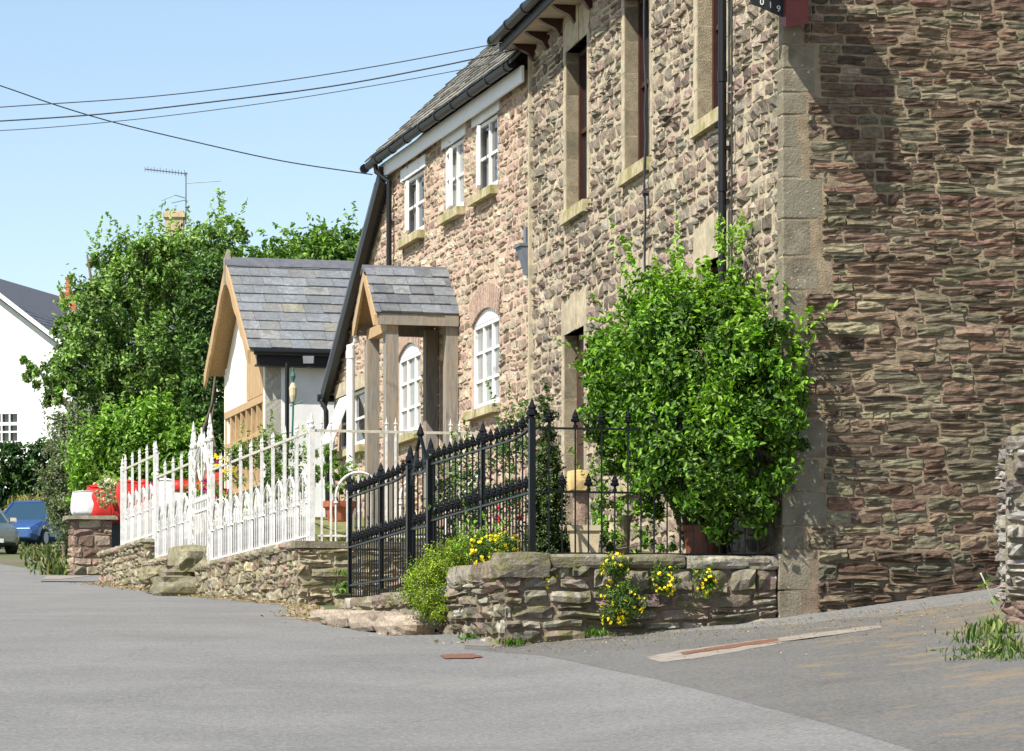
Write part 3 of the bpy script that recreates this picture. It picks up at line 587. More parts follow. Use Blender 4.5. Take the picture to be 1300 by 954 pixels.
# brick voussoirs over the arched windows
for a, b, c, d in arch:
    mb = MB()
    n = 15; R0 = ((b - a) ** 2 / 4 + .17 ** 2) / (2 * .17); cu = (a + b) / 2; cz = d + .17 - R0; am = math.asin((b - a) / 2 / R0)
    for k in range(n):
        t0 = lerp(-am, am, k / n) + .004; t1 = lerp(-am, am, (k + 1) / n) - .004; ro = R0 + .32
        pl = [(cu + math.sin(t0) * R0, cz + math.cos(t0) * R0), (cu + math.sin(t1) * R0, cz + math.cos(t1) * R0), (cu + math.sin(t1) * ro * 1.0, cz + math.cos(t1) * ro), (cu + math.sin(t0) * ro, cz + math.cos(t0) * ro)]
        mb.fprism(CC, pl, -.1, .02 + rng.uniform(0, .006), c=rng.choice(((.38, .27, .21), (.34, .25, .20), (.40, .29, .22))))
    mb.build('brick_arch', M['rubble'], house)
def casement(fr, h, name='window', cols=2, rows=2, arched=0, glass='glass', leaf=None, proud=-.02, sillm='sill'):
    a, b, c, d = h; fw = .05; mb = MB(); dp = .03
    mb.fbox(fr, a, a + fw, proud - .08, proud, c, d); mb.fbox(fr, b - fw, b, proud - .08, proud, c, d); mb.fbox(fr, a + fw, b - fw, proud - .08, proud, c, c + .07); mb.fbox(fr, a + fw, b - fw, proud - .08, proud, d - .05, d)
    for i in range(1, cols): x = lerp(a, b, i / cols); mb.fbox(fr, x - .028, x + .028, proud - .07, proud - .005, c + .07, d - .05)
    for i in range(1, rows): z = lerp(c, d, i / rows); mb.fbox(fr, a + fw, b - fw, proud - .065, proud - .012, z - .018, z + .018)
    if arched:
        n = 10; R0 = ((b - a) ** 2 / 4 + arched ** 2) / (2 * arched); cu = (a + b) / 2; cz = d + arched - R0; am = math.asin((b - a) / 2 / R0); pl = [(cu + math.sin(lerp(am, -am, k / n)) * R0, cz + math.cos(lerp(am, -am, k / n)) * R0) for k in range(n + 1)]
        mb.fprism(fr, pl, proud - .08, proud + .005)
    w = mb.build(name, M['white'], house)
    mb = MB(); mb.fbox(fr, a + fw, b - fw, proud - .05, proud - .04, c + .06, d - .05); mb.build('pane', M[glass], w)
    mb = MB(); mb.hexa([fr.p(a - .07, -.2, c - .13), fr.p(b + .07, -.2, c - .13), fr.p(b + .07, .12, c - .13), fr.p(a - .07, .12, c - .13), fr.p(a - .07, -.2, c - .002), fr.p(b + .07, -.2, c - .002), fr.p(b + .07, .12, c - .02), fr.p(a - .07, .12, c - .02)]); mb.build('sill', M[sillm], w)
    return w
def open_leaf(fr, u, c, d, ang, wd, parent):       # an opened casement hinged at u
    ca, sa = math.cos(ang), math.sin(ang); o = fr.p(u, .0, 0); fr2 = Fr(o, fr.a * ca + fr.n * sa, fr.n * ca - fr.a * sa); mb = MB()
    mb.fbox(fr2, 0, .045, -.02, .02, c, d); mb.fbox(fr2, wd - .045, wd, -.02, .02, c, d); mb.fbox(fr2, .045, wd - .045, -.02, .02, c, c + .05); mb.fbox(fr2, .045, wd - .045, -.02, .02, d - .05, d); mb.fbox(fr2, .045, wd - .045, -.014, .014, (c + d) / 2 - .015, (c + d) / 2 + .015)
    lf = mb.build('casement', M['white'], parent)
    return lf
ws = []
for i, h in enumerate(hh_up):
    w = casement(CC, h, cols=2, rows=2, glass='netglass' if i == 1 else 'glass'); ws.append(w)
    mb = MB(); mb.fbox(CC, h[0] - .18, h[1] + .18, -.05, .035, h[3], h[3] + .17); mb.build('head_board', M['white'], w)
open_leaf(CC, 7.15, 6.78, 7.48, R(170), .42, ws[0]); open_leaf(CC, 4.58, 6.78, 7.55, R(174), .4, ws[1]); open_leaf(CC, 2.84, 6.8, 7.57, R(168), .45, ws[2])
for h in arch: casement(CC, h, cols=3, rows=3, arched=.165, glass='netglass')
w = casement(CC, side, cols=2, rows=2); mb = MB(); mb.fbox(CC, side[0] - .15, side[1] + .2, -.2, .04, side[3], side[3] + .21); mb.build('lintel', M['dressed'], w)
mb = MB(); mb.hexa([CC.p(11.0, .30, 4.06), CC.p(11.8, .30, 4.06), CC.p(11.8, .34, 4.08), CC.p(11.0, .34, 4.08), CC.p(11.0, .0, 4.80), CC.p(11.8, .0, 4.80), CC.p(11.8, .03, 4.82), CC.p(11.0, .03, 4.82)]); mb.build('top_hung_light', M['white'], w)
mb = MB(); mb.fbox(CC, doorh[0], doorh[1], -.24, -.12, doorh[2], doorh[3]); dr = mb.build('door', M['brown'], house)
mb = MB(); mb.fbox(CC, doorh[0] + .15, doorh[1] - .15, -.12, -.105, 3.6, 4.5); mb.build('door_glass', M['glass'], dr)
mb = MB(); mb.lathe(CC.p(doorh[0] + .12, -.08, 3.3), [(.0, -.03), (.03, -.02), (.03, .02), (0, .03)], 8); mb.build('door_knob', M['chrome'], dr)
# roof: slated slopes
PALR = ((.25, .24, .215), (.21, .20, .185), (.28, .265, .235), (.17, .165, .155), (.29, .275, .23))
DW = 6.4; pit = .96
def roofmap(fr, wf, ze, pit, sgn=1):
    k = 1 / math.sqrt(1 + pit * pit)
    return lambda u, v, w: fr.p(u, wf - sgn * v * k - w * (-pit * k) * sgn, ze + v * pit * k + w * k)
mb = MB(); roofplanes(mb, CC, -.02, UL + .12, .28, -DW - .28, EC + .02, pit, .05); rf = mb.build('roof', M['ridge'], house)
mb = MB(); L_ = (DW / 2 + .28) * math.sqrt(1 + pit * pit); slates(mb, roofmap(CC, .30, EC + .07, pit), 0, UL + .14, 0, L_, rng, .24, .3, PALR, .014)
mb.build('slates', M['oldslate'], rf)
mb = MB(); zr = EC + .02 + (DW / 2 + .28) * pit; mb.tube([CC.p(0, -DW / 2, zr + .06), CC.p(UL + .1, -DW / 2, zr + .06)], .11, 8); mb.build('ridge_tiles', M['ridge'], rf)
mb = MB(); mb.fbox(CC, .02, UL + .05, .1, .135, EC - .20, EC + .0); mb.build('fascia', M['white'], house)
mb = MB(); mb.tube([CC.p(.1, .24, EC + .03), CC.p(UL + .2, .24, EC + .03)], .06, 10)
for k in range(10): mb.tube([CC.p(k * .95 + .3, .24, EC + .03), CC.p(k * .95 + .37, .24, EC + .03)], .07, 10)
mb.build('gutter', M['plastic'], house)
mb = MB(); mb.tube([CC.p(8.15, .24, EC), CC.p(8.15, .22, EC - .12), CC.p(7.88, .09, EC - .3), CC.p(7.88, .09, 5.6)], .04, 10); mb.build('downpipe', M['plastic'], house)
mb = MB(); mb.fbox(CC, UL - .3, UL, -DW, -.31, 1.4, EC); mb.fprism(Fr(CC.p(UL - .3, 0, 0), -CC.n, CC.a), [(0, EC), (DW, EC), (DW / 2, EC + DW / 2 * pit)], 0, .3); mb.fbox(CC, 0, LE - .31, -DW, -DW + .3, 1.4, 5.0); mb.fbox(CC, 0, UL - .31, -DW, -DW + .3, 5.01, EC)
mb.fbox(CC, LE - .3, LE, -DW + .01, -.31, 1.4, 5.05); mb.build('rear_wall', M['mortar_pink'], house)
mb = MB(); mb.fbox(CC, .1, UL - .35, -.9, -.85, 2, EC - .1); mb.build('unlit_room_sheet', M['dark'], house)  # near-black sheet put in for the darkness of the house's rooms
# lean-to roof with its black verge
z0, z1 = EC - .32, 5.16
mb = MB(); mb.hexa([CC.p(UL - .02, .2, z0), CC.p(LE + .12, .2, z1 - .22), CC.p(LE + .12, -DW, z1 - .22), CC.p(UL - .02, -DW, z0), CC.p(UL - .02, .2, z0 + .07), CC.p(LE + .12, .2, z1 - .15), CC.p(LE + .12, -DW, z1 - .15), CC.p(UL - .02, -DW, z0 + .07)]); mb.build('lean_to_roof', M['ridge'], house)
mb = MB(); mb.fprism(CC, [(UL - .35, z0 + .26), (UL - .35, z0 + .03), (LE + .12, z1 - .42), (LE + .12, z1 - .19)], .10, .20); mb.build('bargeboard', M['blackwood'], house)
mb = MB(); mb.tube([CC.p(LE + .122, .25, z1 - .28), CC.p(LE + .122, -1.5, z1 - .28)], .06, 10); mb.tube([CC.p(LE + .12, .2, z1 - .3), CC.p(LE - .12, .16, z1 - .5), CC.p(LE - .12, .12, 2.3)], .04, 10); mb.build('lean_to_downpipe', M['plastic'], house)
# porch
po = MB(); RU = 4.54; pz = 5.93; pe = 5.24; hw = .72; dep = 1.14
mb = MB()
for s in (-1, 1):
    mb.hexa([CC.p(RU + s * hw, 0, pe), CC.p(RU + s * hw, dep, pe), CC.p(RU, dep, pz - .04), CC.p(RU, 0, pz - .04), CC.p(RU + s * hw, 0, pe + .04), CC.p(RU + s * hw, dep, pe + .04), CC.p(RU, dep, pz), CC.p(RU, 0, pz)])
porch = mb.build('porch', M['oak'], house)
def porchmap(s):
    vx = Vector((hw, pz - pe)); L = vx.length
    return (lambda u, v, w: CC.p(RU + s * (hw + .03 - v * hw / L) + s * w * .6, u, pe + .02 + v * (pz - pe) / L + w * .8)), L
PALP = ((.13, .14, .16), (.16, .175, .2), (.11, .12, .135), (.18, .19, .2), (.14, .15, .165))
mb = MB()
for s in (-1, 1):
    f_, L = porchmap(s); slates(mb, f_, 0.0, dep + .03, 0, L - .02, rng, .2, .27, PALP, .014)
mb.build('slates', M['slate'], porch)
mb = MB(); 
for s in (-1, 1): mb.hexa([CC.p(RU, -.0, pz + .01), CC.p(RU, dep + .05, pz + .01), CC.p(RU + s * .1, dep + .05, pz - .075), CC.p(RU + s * .1, 0, pz - .075), CC.p(RU, 0, pz + .06), CC.p(RU, dep + .05, pz + .06), CC.p(RU + s * .125, dep + .05, pz - .05), CC.p(RU + s * .125, 0, pz - .05)])
mb.build('ridge_tiles', M['ridge'], porch)
for s in (-1, 1): mb = MB(); mb.fbox(CC, RU + s * hw - .025, RU + s * hw + .025, .03, dep - .02, pe - .13, pe + .015); mb.build('eaves_beam', M['greyoak'], porch)
mb = MB()
for s in (-1, 1): mb.fprism(CC, [(RU, pz - .005), (RU + s * hw, pe + .0), (RU + s * (hw + .02), pe - .14), (RU + s * (hw - .08), pe - .14), (RU, pz - .16)], dep, dep + .035)
mb.build('bargeboard', M['oak'], porch)
mb = MB(); mb.fbox(CC, RU - hw + .06, RU + hw - .06, dep - .3, dep - .15, pe - .2, pe - .06); mb.fprism(CC, [(RU, pz - .15), (RU - hw * .75, pe - .03), (RU + hw * .75, pe - .03)], dep - .26, dep - .22); mb.build('gable_board', M['oak'], porch)
for (u, w_) in ((RU - hw + .12, dep - .3), (RU + hw - .12, dep - .3), (RU - hw + .12, .02), (RU + hw - .12, .02)):
    mb = MB(); mb.fbox(CC, u - .09, u + .09, w_, w_ + .17, 2.0, pe - .2 if w_ > .5 else pe - .05); mb.build('post', M['greyoak'], porch)
mb = MB(); q = CC.p(RU + hw + .03, dep - .05, 0); mb.tube([CC.p(RU + hw + .03, .1, pe + .02), CC.p(RU + hw + .03, dep, pe + .0)], .05, 8); mb.tube([(q.x + .03, q.y, 5.17), (q.x - .02, q.y, 5.05), (q.x - .10, q.y, 4.98), (q.x - .10, q.y, 2.2)], .058, 14); mb.tube([(q.x - .10, q.y, 4.80), (q.x - .10, q.y, 4.9)], .068, 14); mb.tube([(q.x - .10, q.y, 3.3), (q.x - .10, q.y, 3.4)], .068, 14)
mb.build('porch_downpipe', M['white'], porch)
# ================================================================ WHITE COTTAGE with slate roof (gable to the road)
r_ = Vector((.969, .2468, 0)); nr_ = Vector((.2468, -.969, 0)); RF = Vector((-4.80, 59.7, 0))
EX = Fr(RF, r_, nr_)                       # u along the ridge to the right, w towards the camera side
cot = thing('white_cottage', 'white rendered cottage with blue grey slate roof and oak framed gable end', 'house', EX.p(.3, 0, 2.3))
HW = 1.95; ez = 5.80; ex_rz = 7.48; EL = 6.5; ov = 2.2
mb = MB(); mb.fbox(EX, .3, EL, HW - .25, HW, 2.0, ez + .1); mb.build('side_wall', M['render'], cot)
mb = MB(); mb.fbox(EX, .3, EL, -HW, -HW + .25, 2.0, ez + .1); mb.fbox(EX, EL - .25, EL, -HW + .26, HW - .26, 2, ez); mb.build('rear_wall', M['render'], cot)
GE = Fr(EX.p(.3, 0, 0), -nr_, -r_)         # gable front: u away from camera, w towards road
hg = (-HW + .02, HW - .22, 3.75, 5.12)
mb = MB(); mb.fbox(GE, -HW + .26, HW - .26, -.2, 0, 2.0, 3.7); mb.fbox(GE, -HW, -HW + .1, -.26, .015, 2.0, ez); mb.fbox(GE, HW - .1, HW, -.26, .015, 2.0, ez)
mb.fprism(GE, [(-HW + .02, 5.14), (HW - .02, 5.14), (HW - .02, ez + .05), (0, ex_rz - .12), (-HW + .02, ez + .05)], -.2, -.01); mb.build('gable_wall', M['cream'], cot)
mb = MB(); k = -HW + .05
while k < -.35:
    mb.fprism(GE, [(k, 5.16), (k + .145, 5.16), (k + .145, ez + .0 + (k + HW) * .8), (k, ez + (k - .1 + HW) * .8)], -.005, .012 + rng.random() * .004); k += .15
mb.build('oak_boarding', M['oak'], cot)
mb = MB(); mb.fbox(GE, -HW + .1, HW - .1, -.15, .03, 5.02, 5.14); mb.fbox(GE, -HW + .1, HW - .1, -.15, .05, 3.66, 3.76); mb.fbox(GE, -HW + .11, HW - .11, -.12, .01, 4.5, 4.58)
for k in range(8): u = lerp(-HW + .15, HW - .15, k / 7); mb.fbox(GE, u - .045, u + .045, -.13, .02, 3.76, 5.02)
wf_ = mb.build('window', M['oak'], cot)
mb = MB(); mb.fbox(GE, -HW + .12, HW - .12, -.09, -.08, 3.76, 5.02); mb.build('pane', M['netglass'], wf_)
PALS = ((.165, .18, .195), (.175, .185, .195), (.145, .155, .165), (.175, .172, .165), (.185, .195, .205), (.165, .172, .178), (.16, .17, .18), (.175, .17, .165), (.235, .235, .225), (.17, .17, .16), (.215, .20, .15), (.155, .165, .175), (.17, .18, .19))
pt = (ex_rz - ez) / ov
mb = MB()
for s in (1, -1): mb.hexa([EX.p(0, s * ov, ez), EX.p(EL + .2, s * ov, ez), EX.p(EL + .2, 0, ex_rz), EX.p(0, 0, ex_rz), EX.p(0, s * ov, ez + .05), EX.p(EL + .2, s * ov, ez + .05), EX.p(EL + .2, 0, ex_rz + .05), EX.p(0, 0, ex_rz + .05)])
rf = mb.build('roof', M['oak'], cot)
mb = MB(); L = math.sqrt(ov * ov + (ex_rz - ez) ** 2)
for s in (1, -1): slates(mb, (lambda s: lambda u, v, w: EX.p(u, s * (ov + .03 - v * ov / L + w * .6), ez + .05 + v * (ex_rz - ez) / L + w * .8))(s), -.02, EL + .2, 0, L - .03, rng, .285, .38, PALS, .014, .10)
mb.build('slates', M['slate'], rf)
mb = MB()
for s in (1, -1): mb.hexa([EX.p(-.03, 0, ex_rz + .07), EX.p(EL + .2, 0, ex_rz + .07), EX.p(EL + .2, s * .17, ex_rz - .06), EX.p(-.03, s * .17, ex_rz - .06), EX.p(-.03, 0, ex_rz + .13), EX.p(EL + .2, 0, ex_rz + .13), EX.p(EL + .2, s * .2, ex_rz - .03), EX.p(-.03, s * .2, ex_rz - .03)])
mb.build('ridge_tiles', M['ridge'], rf)
mb = MB()
for s in (1, -1):
    pl = []
    for k in range(13): t = k / 12; pl.append((s * t * ov, ex_rz - t * (ex_rz - ez) + .03))
    for k in range(12, -1, -1): t = k / 12; pl.append((s * t * ov, ex_rz - t * (ex_rz - ez) - .20 - .035 * math.sin(t * 22)))
    mb.fprism(Fr(EX.p(0, 0, 0), nr_, -r_), pl, -.01, .035)
mb.build('bargeboard', M['oak'], cot)
mb = MB(); mb.fbox(EX, -.05, .07, -.06, .06, ex_rz - .35, ex_rz + .08); mb.hexa([EX.p(-.05, -.06, ex_rz + .08), EX.p(.07, -.06, ex_rz + .08), EX.p(.07, .06, ex_rz + .08), EX.p(-.05, .06, ex_rz + .08), EX.p(.0, -.01, ex_rz + .26), EX.p(.02, -.01, ex_rz + .26), EX.p(.02, .01, ex_rz + .26), EX.p(.0, .01, ex_rz + .26)]); mb.build('finial', M['greyoak'], cot)
mb = MB(); mb.fbox(EX, .12, EL + .2, ov - .06, ov - .02, ez - .22, ez + .02); mb.fbox(EX, .12, EL, HW + .004, ov - .06, ez - .22, ez - .19); mb.build('fascia', M['blackwood'], cot)
mb = MB(); mb.tube([EX.p(.06, ov + .05, ez + .0), EX.p(EL + .2, ov + .05, ez)], .055, 10); mb.build('gutter', M['plastic'], cot)
mb = MB(); q = P(364.5, 500, 57.4); mb.tube([(q.x, q.y, 5.6), (q.x, q.y, 4.2)], .035, 8); mb.tube([(q.x, q.y, 4.2), (q.x - .05, q.y, 2.5)], .03, 8); mb.build('downpipe', M['plastic'], cot)
fl = thing('floodlight', 'small grey floodlight under the black eaves of the white cottage', 'floodlight', P(392, 459, 57.2))
mb = MB(); q = P(392, 457, 57.1); Q = Fr(q, (1, 0), (0, -1)); mb.hexa([Q.p(-.09, 0, q.z - .05), Q.p(.09, 0, q.z - .05), Q.p(.08, .12, q.z - .07), Q.p(-.08, .12, q.z - .07), Q.p(-.09, 0, q.z + .04), Q.p(.09, 0, q.z + .04), Q.p(.09, .12, q.z + .05), Q.p(-.09, .12, q.z + .05)]); mb.build('lamp_body', M['alum'], fl)
mb = MB(); mb.fbox(Q, -.04, .04, -.25, .03, q.z - .12, q.z - .06); mb.build('mount', M['plastic'], fl)
og = thing('garden_ornament', 'green metal ornament with a pale rounded lantern fixed to the white cottage wall', 'ornament', P(372, 500, 57.2))
mb = MB(); q = P(372, 500, 57.2); mb.tube([(q.x - .02, q.y, q.z - .9), (q.x, q.y, q.z - .3), (q.x, q.y, q.z + .42)], .018, 6); mb.lathe((q.x, q.y, q.z + .28), [(.0, .1), (.03, .05), (.045, 0), (.03, -.05), (0, -.06)], 8); mb.tube([(q.x - .05, q.y, q.z - .2), (q.x + .16, q.y, q.z - .13)], .012, 5); mb.build('stem', M['green'], og)
mb = MB(); mb.lathe((q.x, q.y, q.z + .02), [(.0, -.17), (.035, -.15), (.06, -.05), (.065, .07), (.035, .14), (0, .17)], 10); mb.build('lantern', M['buffpot'], og)
# ================================================================ GARDEN WALLS
PALW = ((.24, .21, .15), (.30, .26, .18), (.20, .185, .14), (.33, .30, .22), (.26, .22, .17), (.22, .17, .13), (.36, .31, .21), (.28, .20, .16))
PALD = ((.19, .17, .13), (.24, .215, .17), (.15, .14, .11), (.28, .26, .21), (.21, .165, .13), (.17, .13, .11))
RW = Fr((-.07, 31.6), (.9823, .1873), (.1873, -.9823))
WR = Fr((-2.76, 45.4), (.969, .2468), (.2468, -.969))
WA = Fr((-2.76, 45.4), (-.2468, .9691), (-.9691, -.2468))
def walling(name, label, parts, pal, stone_m, mort, hh, ww, relief, coping, seed, cat='wall', base=None, group=None, gap=.008):
    """parts: (frame, u0, u1, zbottom, ztop, thickness); coping: (frame, u0, u1, z, height, depth, (wmin, wmax))"""
    rg = random.Random(seed); t = thing(name, label, cat, base, group)
    mc = MB(); ms = MB()
    for (fr, u0, u1, zb, zt, th) in parts:
        mc.fbox(fr, u0 + .02, u1 - .02, -th, -.006, zb, zt - .01)
        stones(ms, lambda u, v, w: fr.p(u, w, v), u0, u1, zb, zt, rg, [], hh, ww, relief, gap, pal, .02, rough=.9, warp=1.2, split=.25)
    mc.build('core', mort, t); ms.build('stonework', stone_m, t)
    mb = MB()
    for (fr, u0, u1, z, h, dp, (w0, w1), ov_) in coping:
        u = u0
        while u < u1 - .02:
            w = min(rg.uniform(w0, w1), u1 - u); 
            if u1 - u - w < w0 * .4: w = u1 - u
            c = fr.p(u + w / 2, ov_ - dp / 2, z + h / 2 + rg.uniform(-.006, .006)); k = rg.uniform(.85, 1.2); cc = rg.choice(pal)
            rock(mb, c, (w * 1.04, dp, h * rg.uniform(.95, 1.1)), rg, tuple(x * k for x in cc), amp=.05, rot=math.atan2(fr.a.y, fr.a.x)); u += w
    if coping: mb.build('coping', stone_m, t)
    return t
walling('garden_wall', 'rough grey garden wall under the black railings at the lane corner, with yellow flowers growing out of it', [(RW, .0, 2.52, .35, 1.27, .3), (WW, .0, 2.15, .4, 1.22, .3)], PALD, M['mossy'], M['mortar_dark'], (.07, .17), (.2, .52), .062,
        [(RW, -.06, .42, 1.16, .24, .42, (.4, .5), .07), (RW, .42, 2.52, 1.26, .125, .4, (.4, .75), .05), (WW, .3, 2.1, 1.14, .2, .4, (.35, .6), .04)], 21, base=(-.07, 31.6, .5))
walling('low_wall', 'low tumbled stone wall at the foot of the black railings, left of the green cushion shrub', [(WW, 2.35, 7.4, .55, 1.10, .3)], PALD, M['mossy'], M['mortar_dark'], (.09, .16), (.25, .5), .06,
        [(WW, 2.3, 7.4, 1.05, .13, .36, (.3, .6), .05)], 22, base=tuple(WW.p(2.4, 0, .7)))
kb = thing('kerb_stone', 'row of pinkish kerb slabs lying in front of the low wall', 'kerb', WW.p(3.4, .3, .75)); mb = MB(); rg = random.Random(5)
for u, w, h in ((3.1, 1.0, .20), (4.25, 1.2, .2), (5.45, 1.1, .18), (6.5, .9, .16)):
    p = WW.p(u, .22, 0); rock(mb, (p.x, p.y, G(p.x, p.y) + h * .42), (w, .42, h), rg, (.33, .27, .21), amp=.05, rot=math.atan2(WW.a.y, WW.a.x))
mb.build('slab', M['rubble'], kb)
walling('boundary_wall', 'sunny stone boundary wall with a flat coping under the nearest white railing panel', [(WA, 0, 7.9, 1.15, 2.06, .4), (WR, 0, 2.5, 1.1, 2.06, .4)], PALW, M['mossy'], M['mortar'], (.09, .17), (.2, .5), .05,
        [(WA, .1, 7.9, 2.04, .12, .42, (.35, .8), .05)], 23, base=tuple(WA.p(0, 0, 1.2)))
mb = MB(); mb.fbox(WR, -.03, 1.35, -.42, .04, 2.06, 2.15); mb.fbox(WR, 1.36, 2.5, -.42, .035, 2.06, 2.145); mb.build('coping_slab', M['quoin'], bpy.data.objects['boundary_wall'])
walling('boundary_wall', 'short stone wall behind the rough stone steps under the middle white railing', [(WA, 9.5, 13.4, 1.5, 2.36, .4)], PALW, M['mossy'], M['mortar'], (.09, .17), (.2, .5), .05, [(WA, 9.5, 13.4, 2.32, .1, .42, (.35, .8), .05)], 24, base=tuple(WA.p(11, 0, 1.9)))
walling('boundary_wall', 'far stone boundary wall that ends at the driveway, under the last white railing panel', [(WA, 13.42, 18.7, 1.7, 2.72, .4), (Fr(WA.p(13.42, 0, 0), WA.n * -1, WA.a * -1), 0, .4, 2.0, 2.72, .3)], PALW, M['mossy'], M['mortar'], (.09, .17), (.2, .5), .05, [(WA, 13.4, 18.75, 2.7, .11, .44, (.4, .9), .06)], 25, base=tuple(WA.p(16, 0, 2.2)))
steps = [('large squared stone block, the top step before the white gate', P(240, 711, 54.0), (.50, 1.15, .42), .06), ('flat tilted stone slab, the left step below the white railings', P(206, 731, 54.6), (.62, 1.1, .26), .05), ('dark rough stone at road level, lowest of the steps by the white gate', P(228, 747, 53.6), (.75, 1.2, .34), .09), ('small wedge of stone packed between the step slabs', P(226, 728, 53.9), (.5, .9, .2), .1)]
for i, (lb, c, s, am) in enumerate(steps):
    mb = MB(); rock(mb, c, s, random.Random(40 + i), ((.27, .25, .17), (.25, .22, .14), (.20, .18, .13), (.22, .18, .14))[i], amp=am, rot=math.atan2(WA.a.y, WA.a.x) - R(90)); o = mb.build('stone_step', M['mossy'], base=(c[0], c[1], c[2] - s[2] / 2)); tag(o, lb, 'step', 'rough stone steps before the white gate')
# gate pillar by the driveway
pl_ = Fr((-8.62, 69.6), (.969, .2468), (.2468, -.969)); pl2 = Fr((-8.62, 69.6), (-.2468, .969), (-.969, -.2468))
pt_ = walling('gate_pillar', 'squat brown stone gate pillar with an overhanging cap slab beside the driveway', [(pl_, 0, .78, 2.5, 3.72, .7), (pl2, 0, .7, 2.5, 3.72, .1)], ((.20, .13, .10), (.24, .17, .13), (.27, .22, .16), (.17, .11, .09), (.30, .25, .17)), M['rubble'], M['mortar_dark'], (.12, .24), (.25, .6), .03, [], 31, cat='pillar', base=tuple(pl_.p(.4, -.3, 2.6)))
mb = MB(); mb.hexa([pl_.p(-.12, -.8, 3.72), pl_.p(.88, -.8, 3.72), pl_.p(.88, .1, 3.72), pl_.p(-.12, .1, 3.72), pl_.p(-.1, -.78, 3.82), pl_.p(.86, -.78, 3.83), pl_.p(.86, .07, 3.8), pl_.p(-.1, .07, 3.79)]); o = mb.build('cap', M['quoin'], pt_)
# driveway
mb = MB(); dv = [(-7.2, 64.3), (-8.1, 69.6), (-9.1, 69.2), (-8.6, 64.6)]; mb.face([(x, y, G(x, y) + .02) for x, y in dv]); mb.face([(x, y, G(x, y) + .02) for x, y in [(-7.2, 64.3), (-3.5, 66), (-4.5, 74), (-8.1, 69.6)]]); tag(mb.build('driveway', M['road']), kind='structure')
mb = MB()
for a, b in (((-8.75, 66.0), (-9.05, 69.0)),): mb.face([(x, y, G(x, y) + .025) for x, y in [a, (a[0] + .35, a[1]), (b[0] + .9, b[1] + .2), b]])
o = mb.build('driveway_edge', M['concrete']); tag(o, kind='structure')
# white-washed stub of wall on the right
SW = Fr((3.80, 27.35), (.9925, -.122), (-.122, -.9925)); SW2 = Fr((3.80, 27.35), (.16, .987), (-.987, .16))
walling('stone_wall', 'pale lichened dry stone wall end at the right edge with darker stones at its foot', [(SW, 0, 3, .82, 2.02, .5), (SW2, 0, 2.2, .82, 2.02, .1)], ((.26, .245, .215), (.21, .195, .17), (.31, .295, .26), (.18, .16, .135), (.24, .215, .18)), M['rubble'], M['quoin'], (.08, .16), (.16, .34), .06, [(SW, .02, 3, 2.0, .1, .5, (.2, .4), .02)], 33, base=tuple(SW.p(.2, 0, .3)), gap=.012)
t = bpy.data.objects['stone_wall']; ms = MB(); rg = random.Random(9)
for (u, w, z, h) in ((.28, .5, .70, .13), (.30, .52, .57, .14), (.33, .45, .44, .13), (.75, .5, .7, .14), (.8, .5, .56, .15), (.8, .5, .42, .14), (1.3, .5, .7, .14), (1.3, .5, .55, .15), (1.3, .5, .4, .14)): rock(ms, SW.p(u, -.1, z + h / 2), (w, .5, h), rg, rg.choice(((.15, .10, .085), (.18, .125, .10), (.12, .085, .075))), amp=.08, rot=.19)
ms.build('footing_stones', M['rubble_gable'], t)
# ================================================================ IRON RAILINGS
def bar_mesh(name, z0, z1, w, tip, m_, kind='spear', parent=None, at=(0, 0, 0)):
    mb = MB(); mb.hexa([(-w / 2, -w / 2, z0), (w / 2, -w / 2, z0), (w / 2, w / 2, z0), (-w / 2, w / 2, z0), (-w / 2, -w / 2, z1), (w / 2, -w / 2, z1), (w / 2, w / 2, z1), (-w / 2, w / 2, z1)])
    h = tip
    if kind == 'spear':
        mb.lathe((0, 0, z1), [(w * .8, 0), (w * .8, h * .1), (w * .4, h * .14), (w * .45, h * .3), (w * .95, h * .36), (w * .5, h * .5), (w * .3, h * .7), (.001, h)], 6)
        mb.hexa([(-w * 1.15, -w * .25, z1 + h * .36), (w * 1.15, -w * .25, z1 + h * .36), (w * 1.15, w * .25, z1 + h * .36), (-w * 1.15, w * .25, z1 + h * .36), (-w * 1.0, -w * .2, z1 + h * .46), (w * 1.0, -w * .2, z1 + h * .46), (w * 1.0, w * .2, z1 + h * .46), (-w * 1.0, w * .2, z1 + h * .46)])
    elif kind == 'finial':
        mb.lathe((0, 0, z1), [(.010, 0), (.021, .005), (.021, .022), (.011, .028), (.013, .045), (.034, .056), (.040, .075), (.026, .088), (.033, .098), (.027, .112), (.020, .118), (.022, .126), (.011, .145), (.001, .172)], 8)
        for k in range(4):
            a = k * math.pi / 2 + .4; c, s = math.cos(a) * .031, math.sin(a) * .031; mb.lathe((c, s, z1 + .048), [(0, 0), (.012, .008), (.013, .022), (0, .034)], 5)
    o = mb.build(name, m_, parent, base=(0, 0, 0), sm=False); return o
proto = {}
def bar(parent, key, at, rot=0):
    o, z0 = proto[key]; c = o.copy(); COL.objects.link(c); c.parent = parent; c.location = Vector((at[0], at[1], at[2])) - wloc(parent); c.rotation_euler = (0, 0, rot); return c
def mkproto(key, name, *a, **k):
    o = bar_mesh(name, *a, **k); proto[key] = (o, 0); COL.objects.unlink(o)
mkproto('wt', 'bar', 0, 1.47, .024, .15, M['whiteiron'])
mkproto('ws', 'short_bar', 0, .84, .018, .12, M['whiteiron'])
mkproto('wp', 'picket', 0, .62, .016, .05, M['whiteiron'])
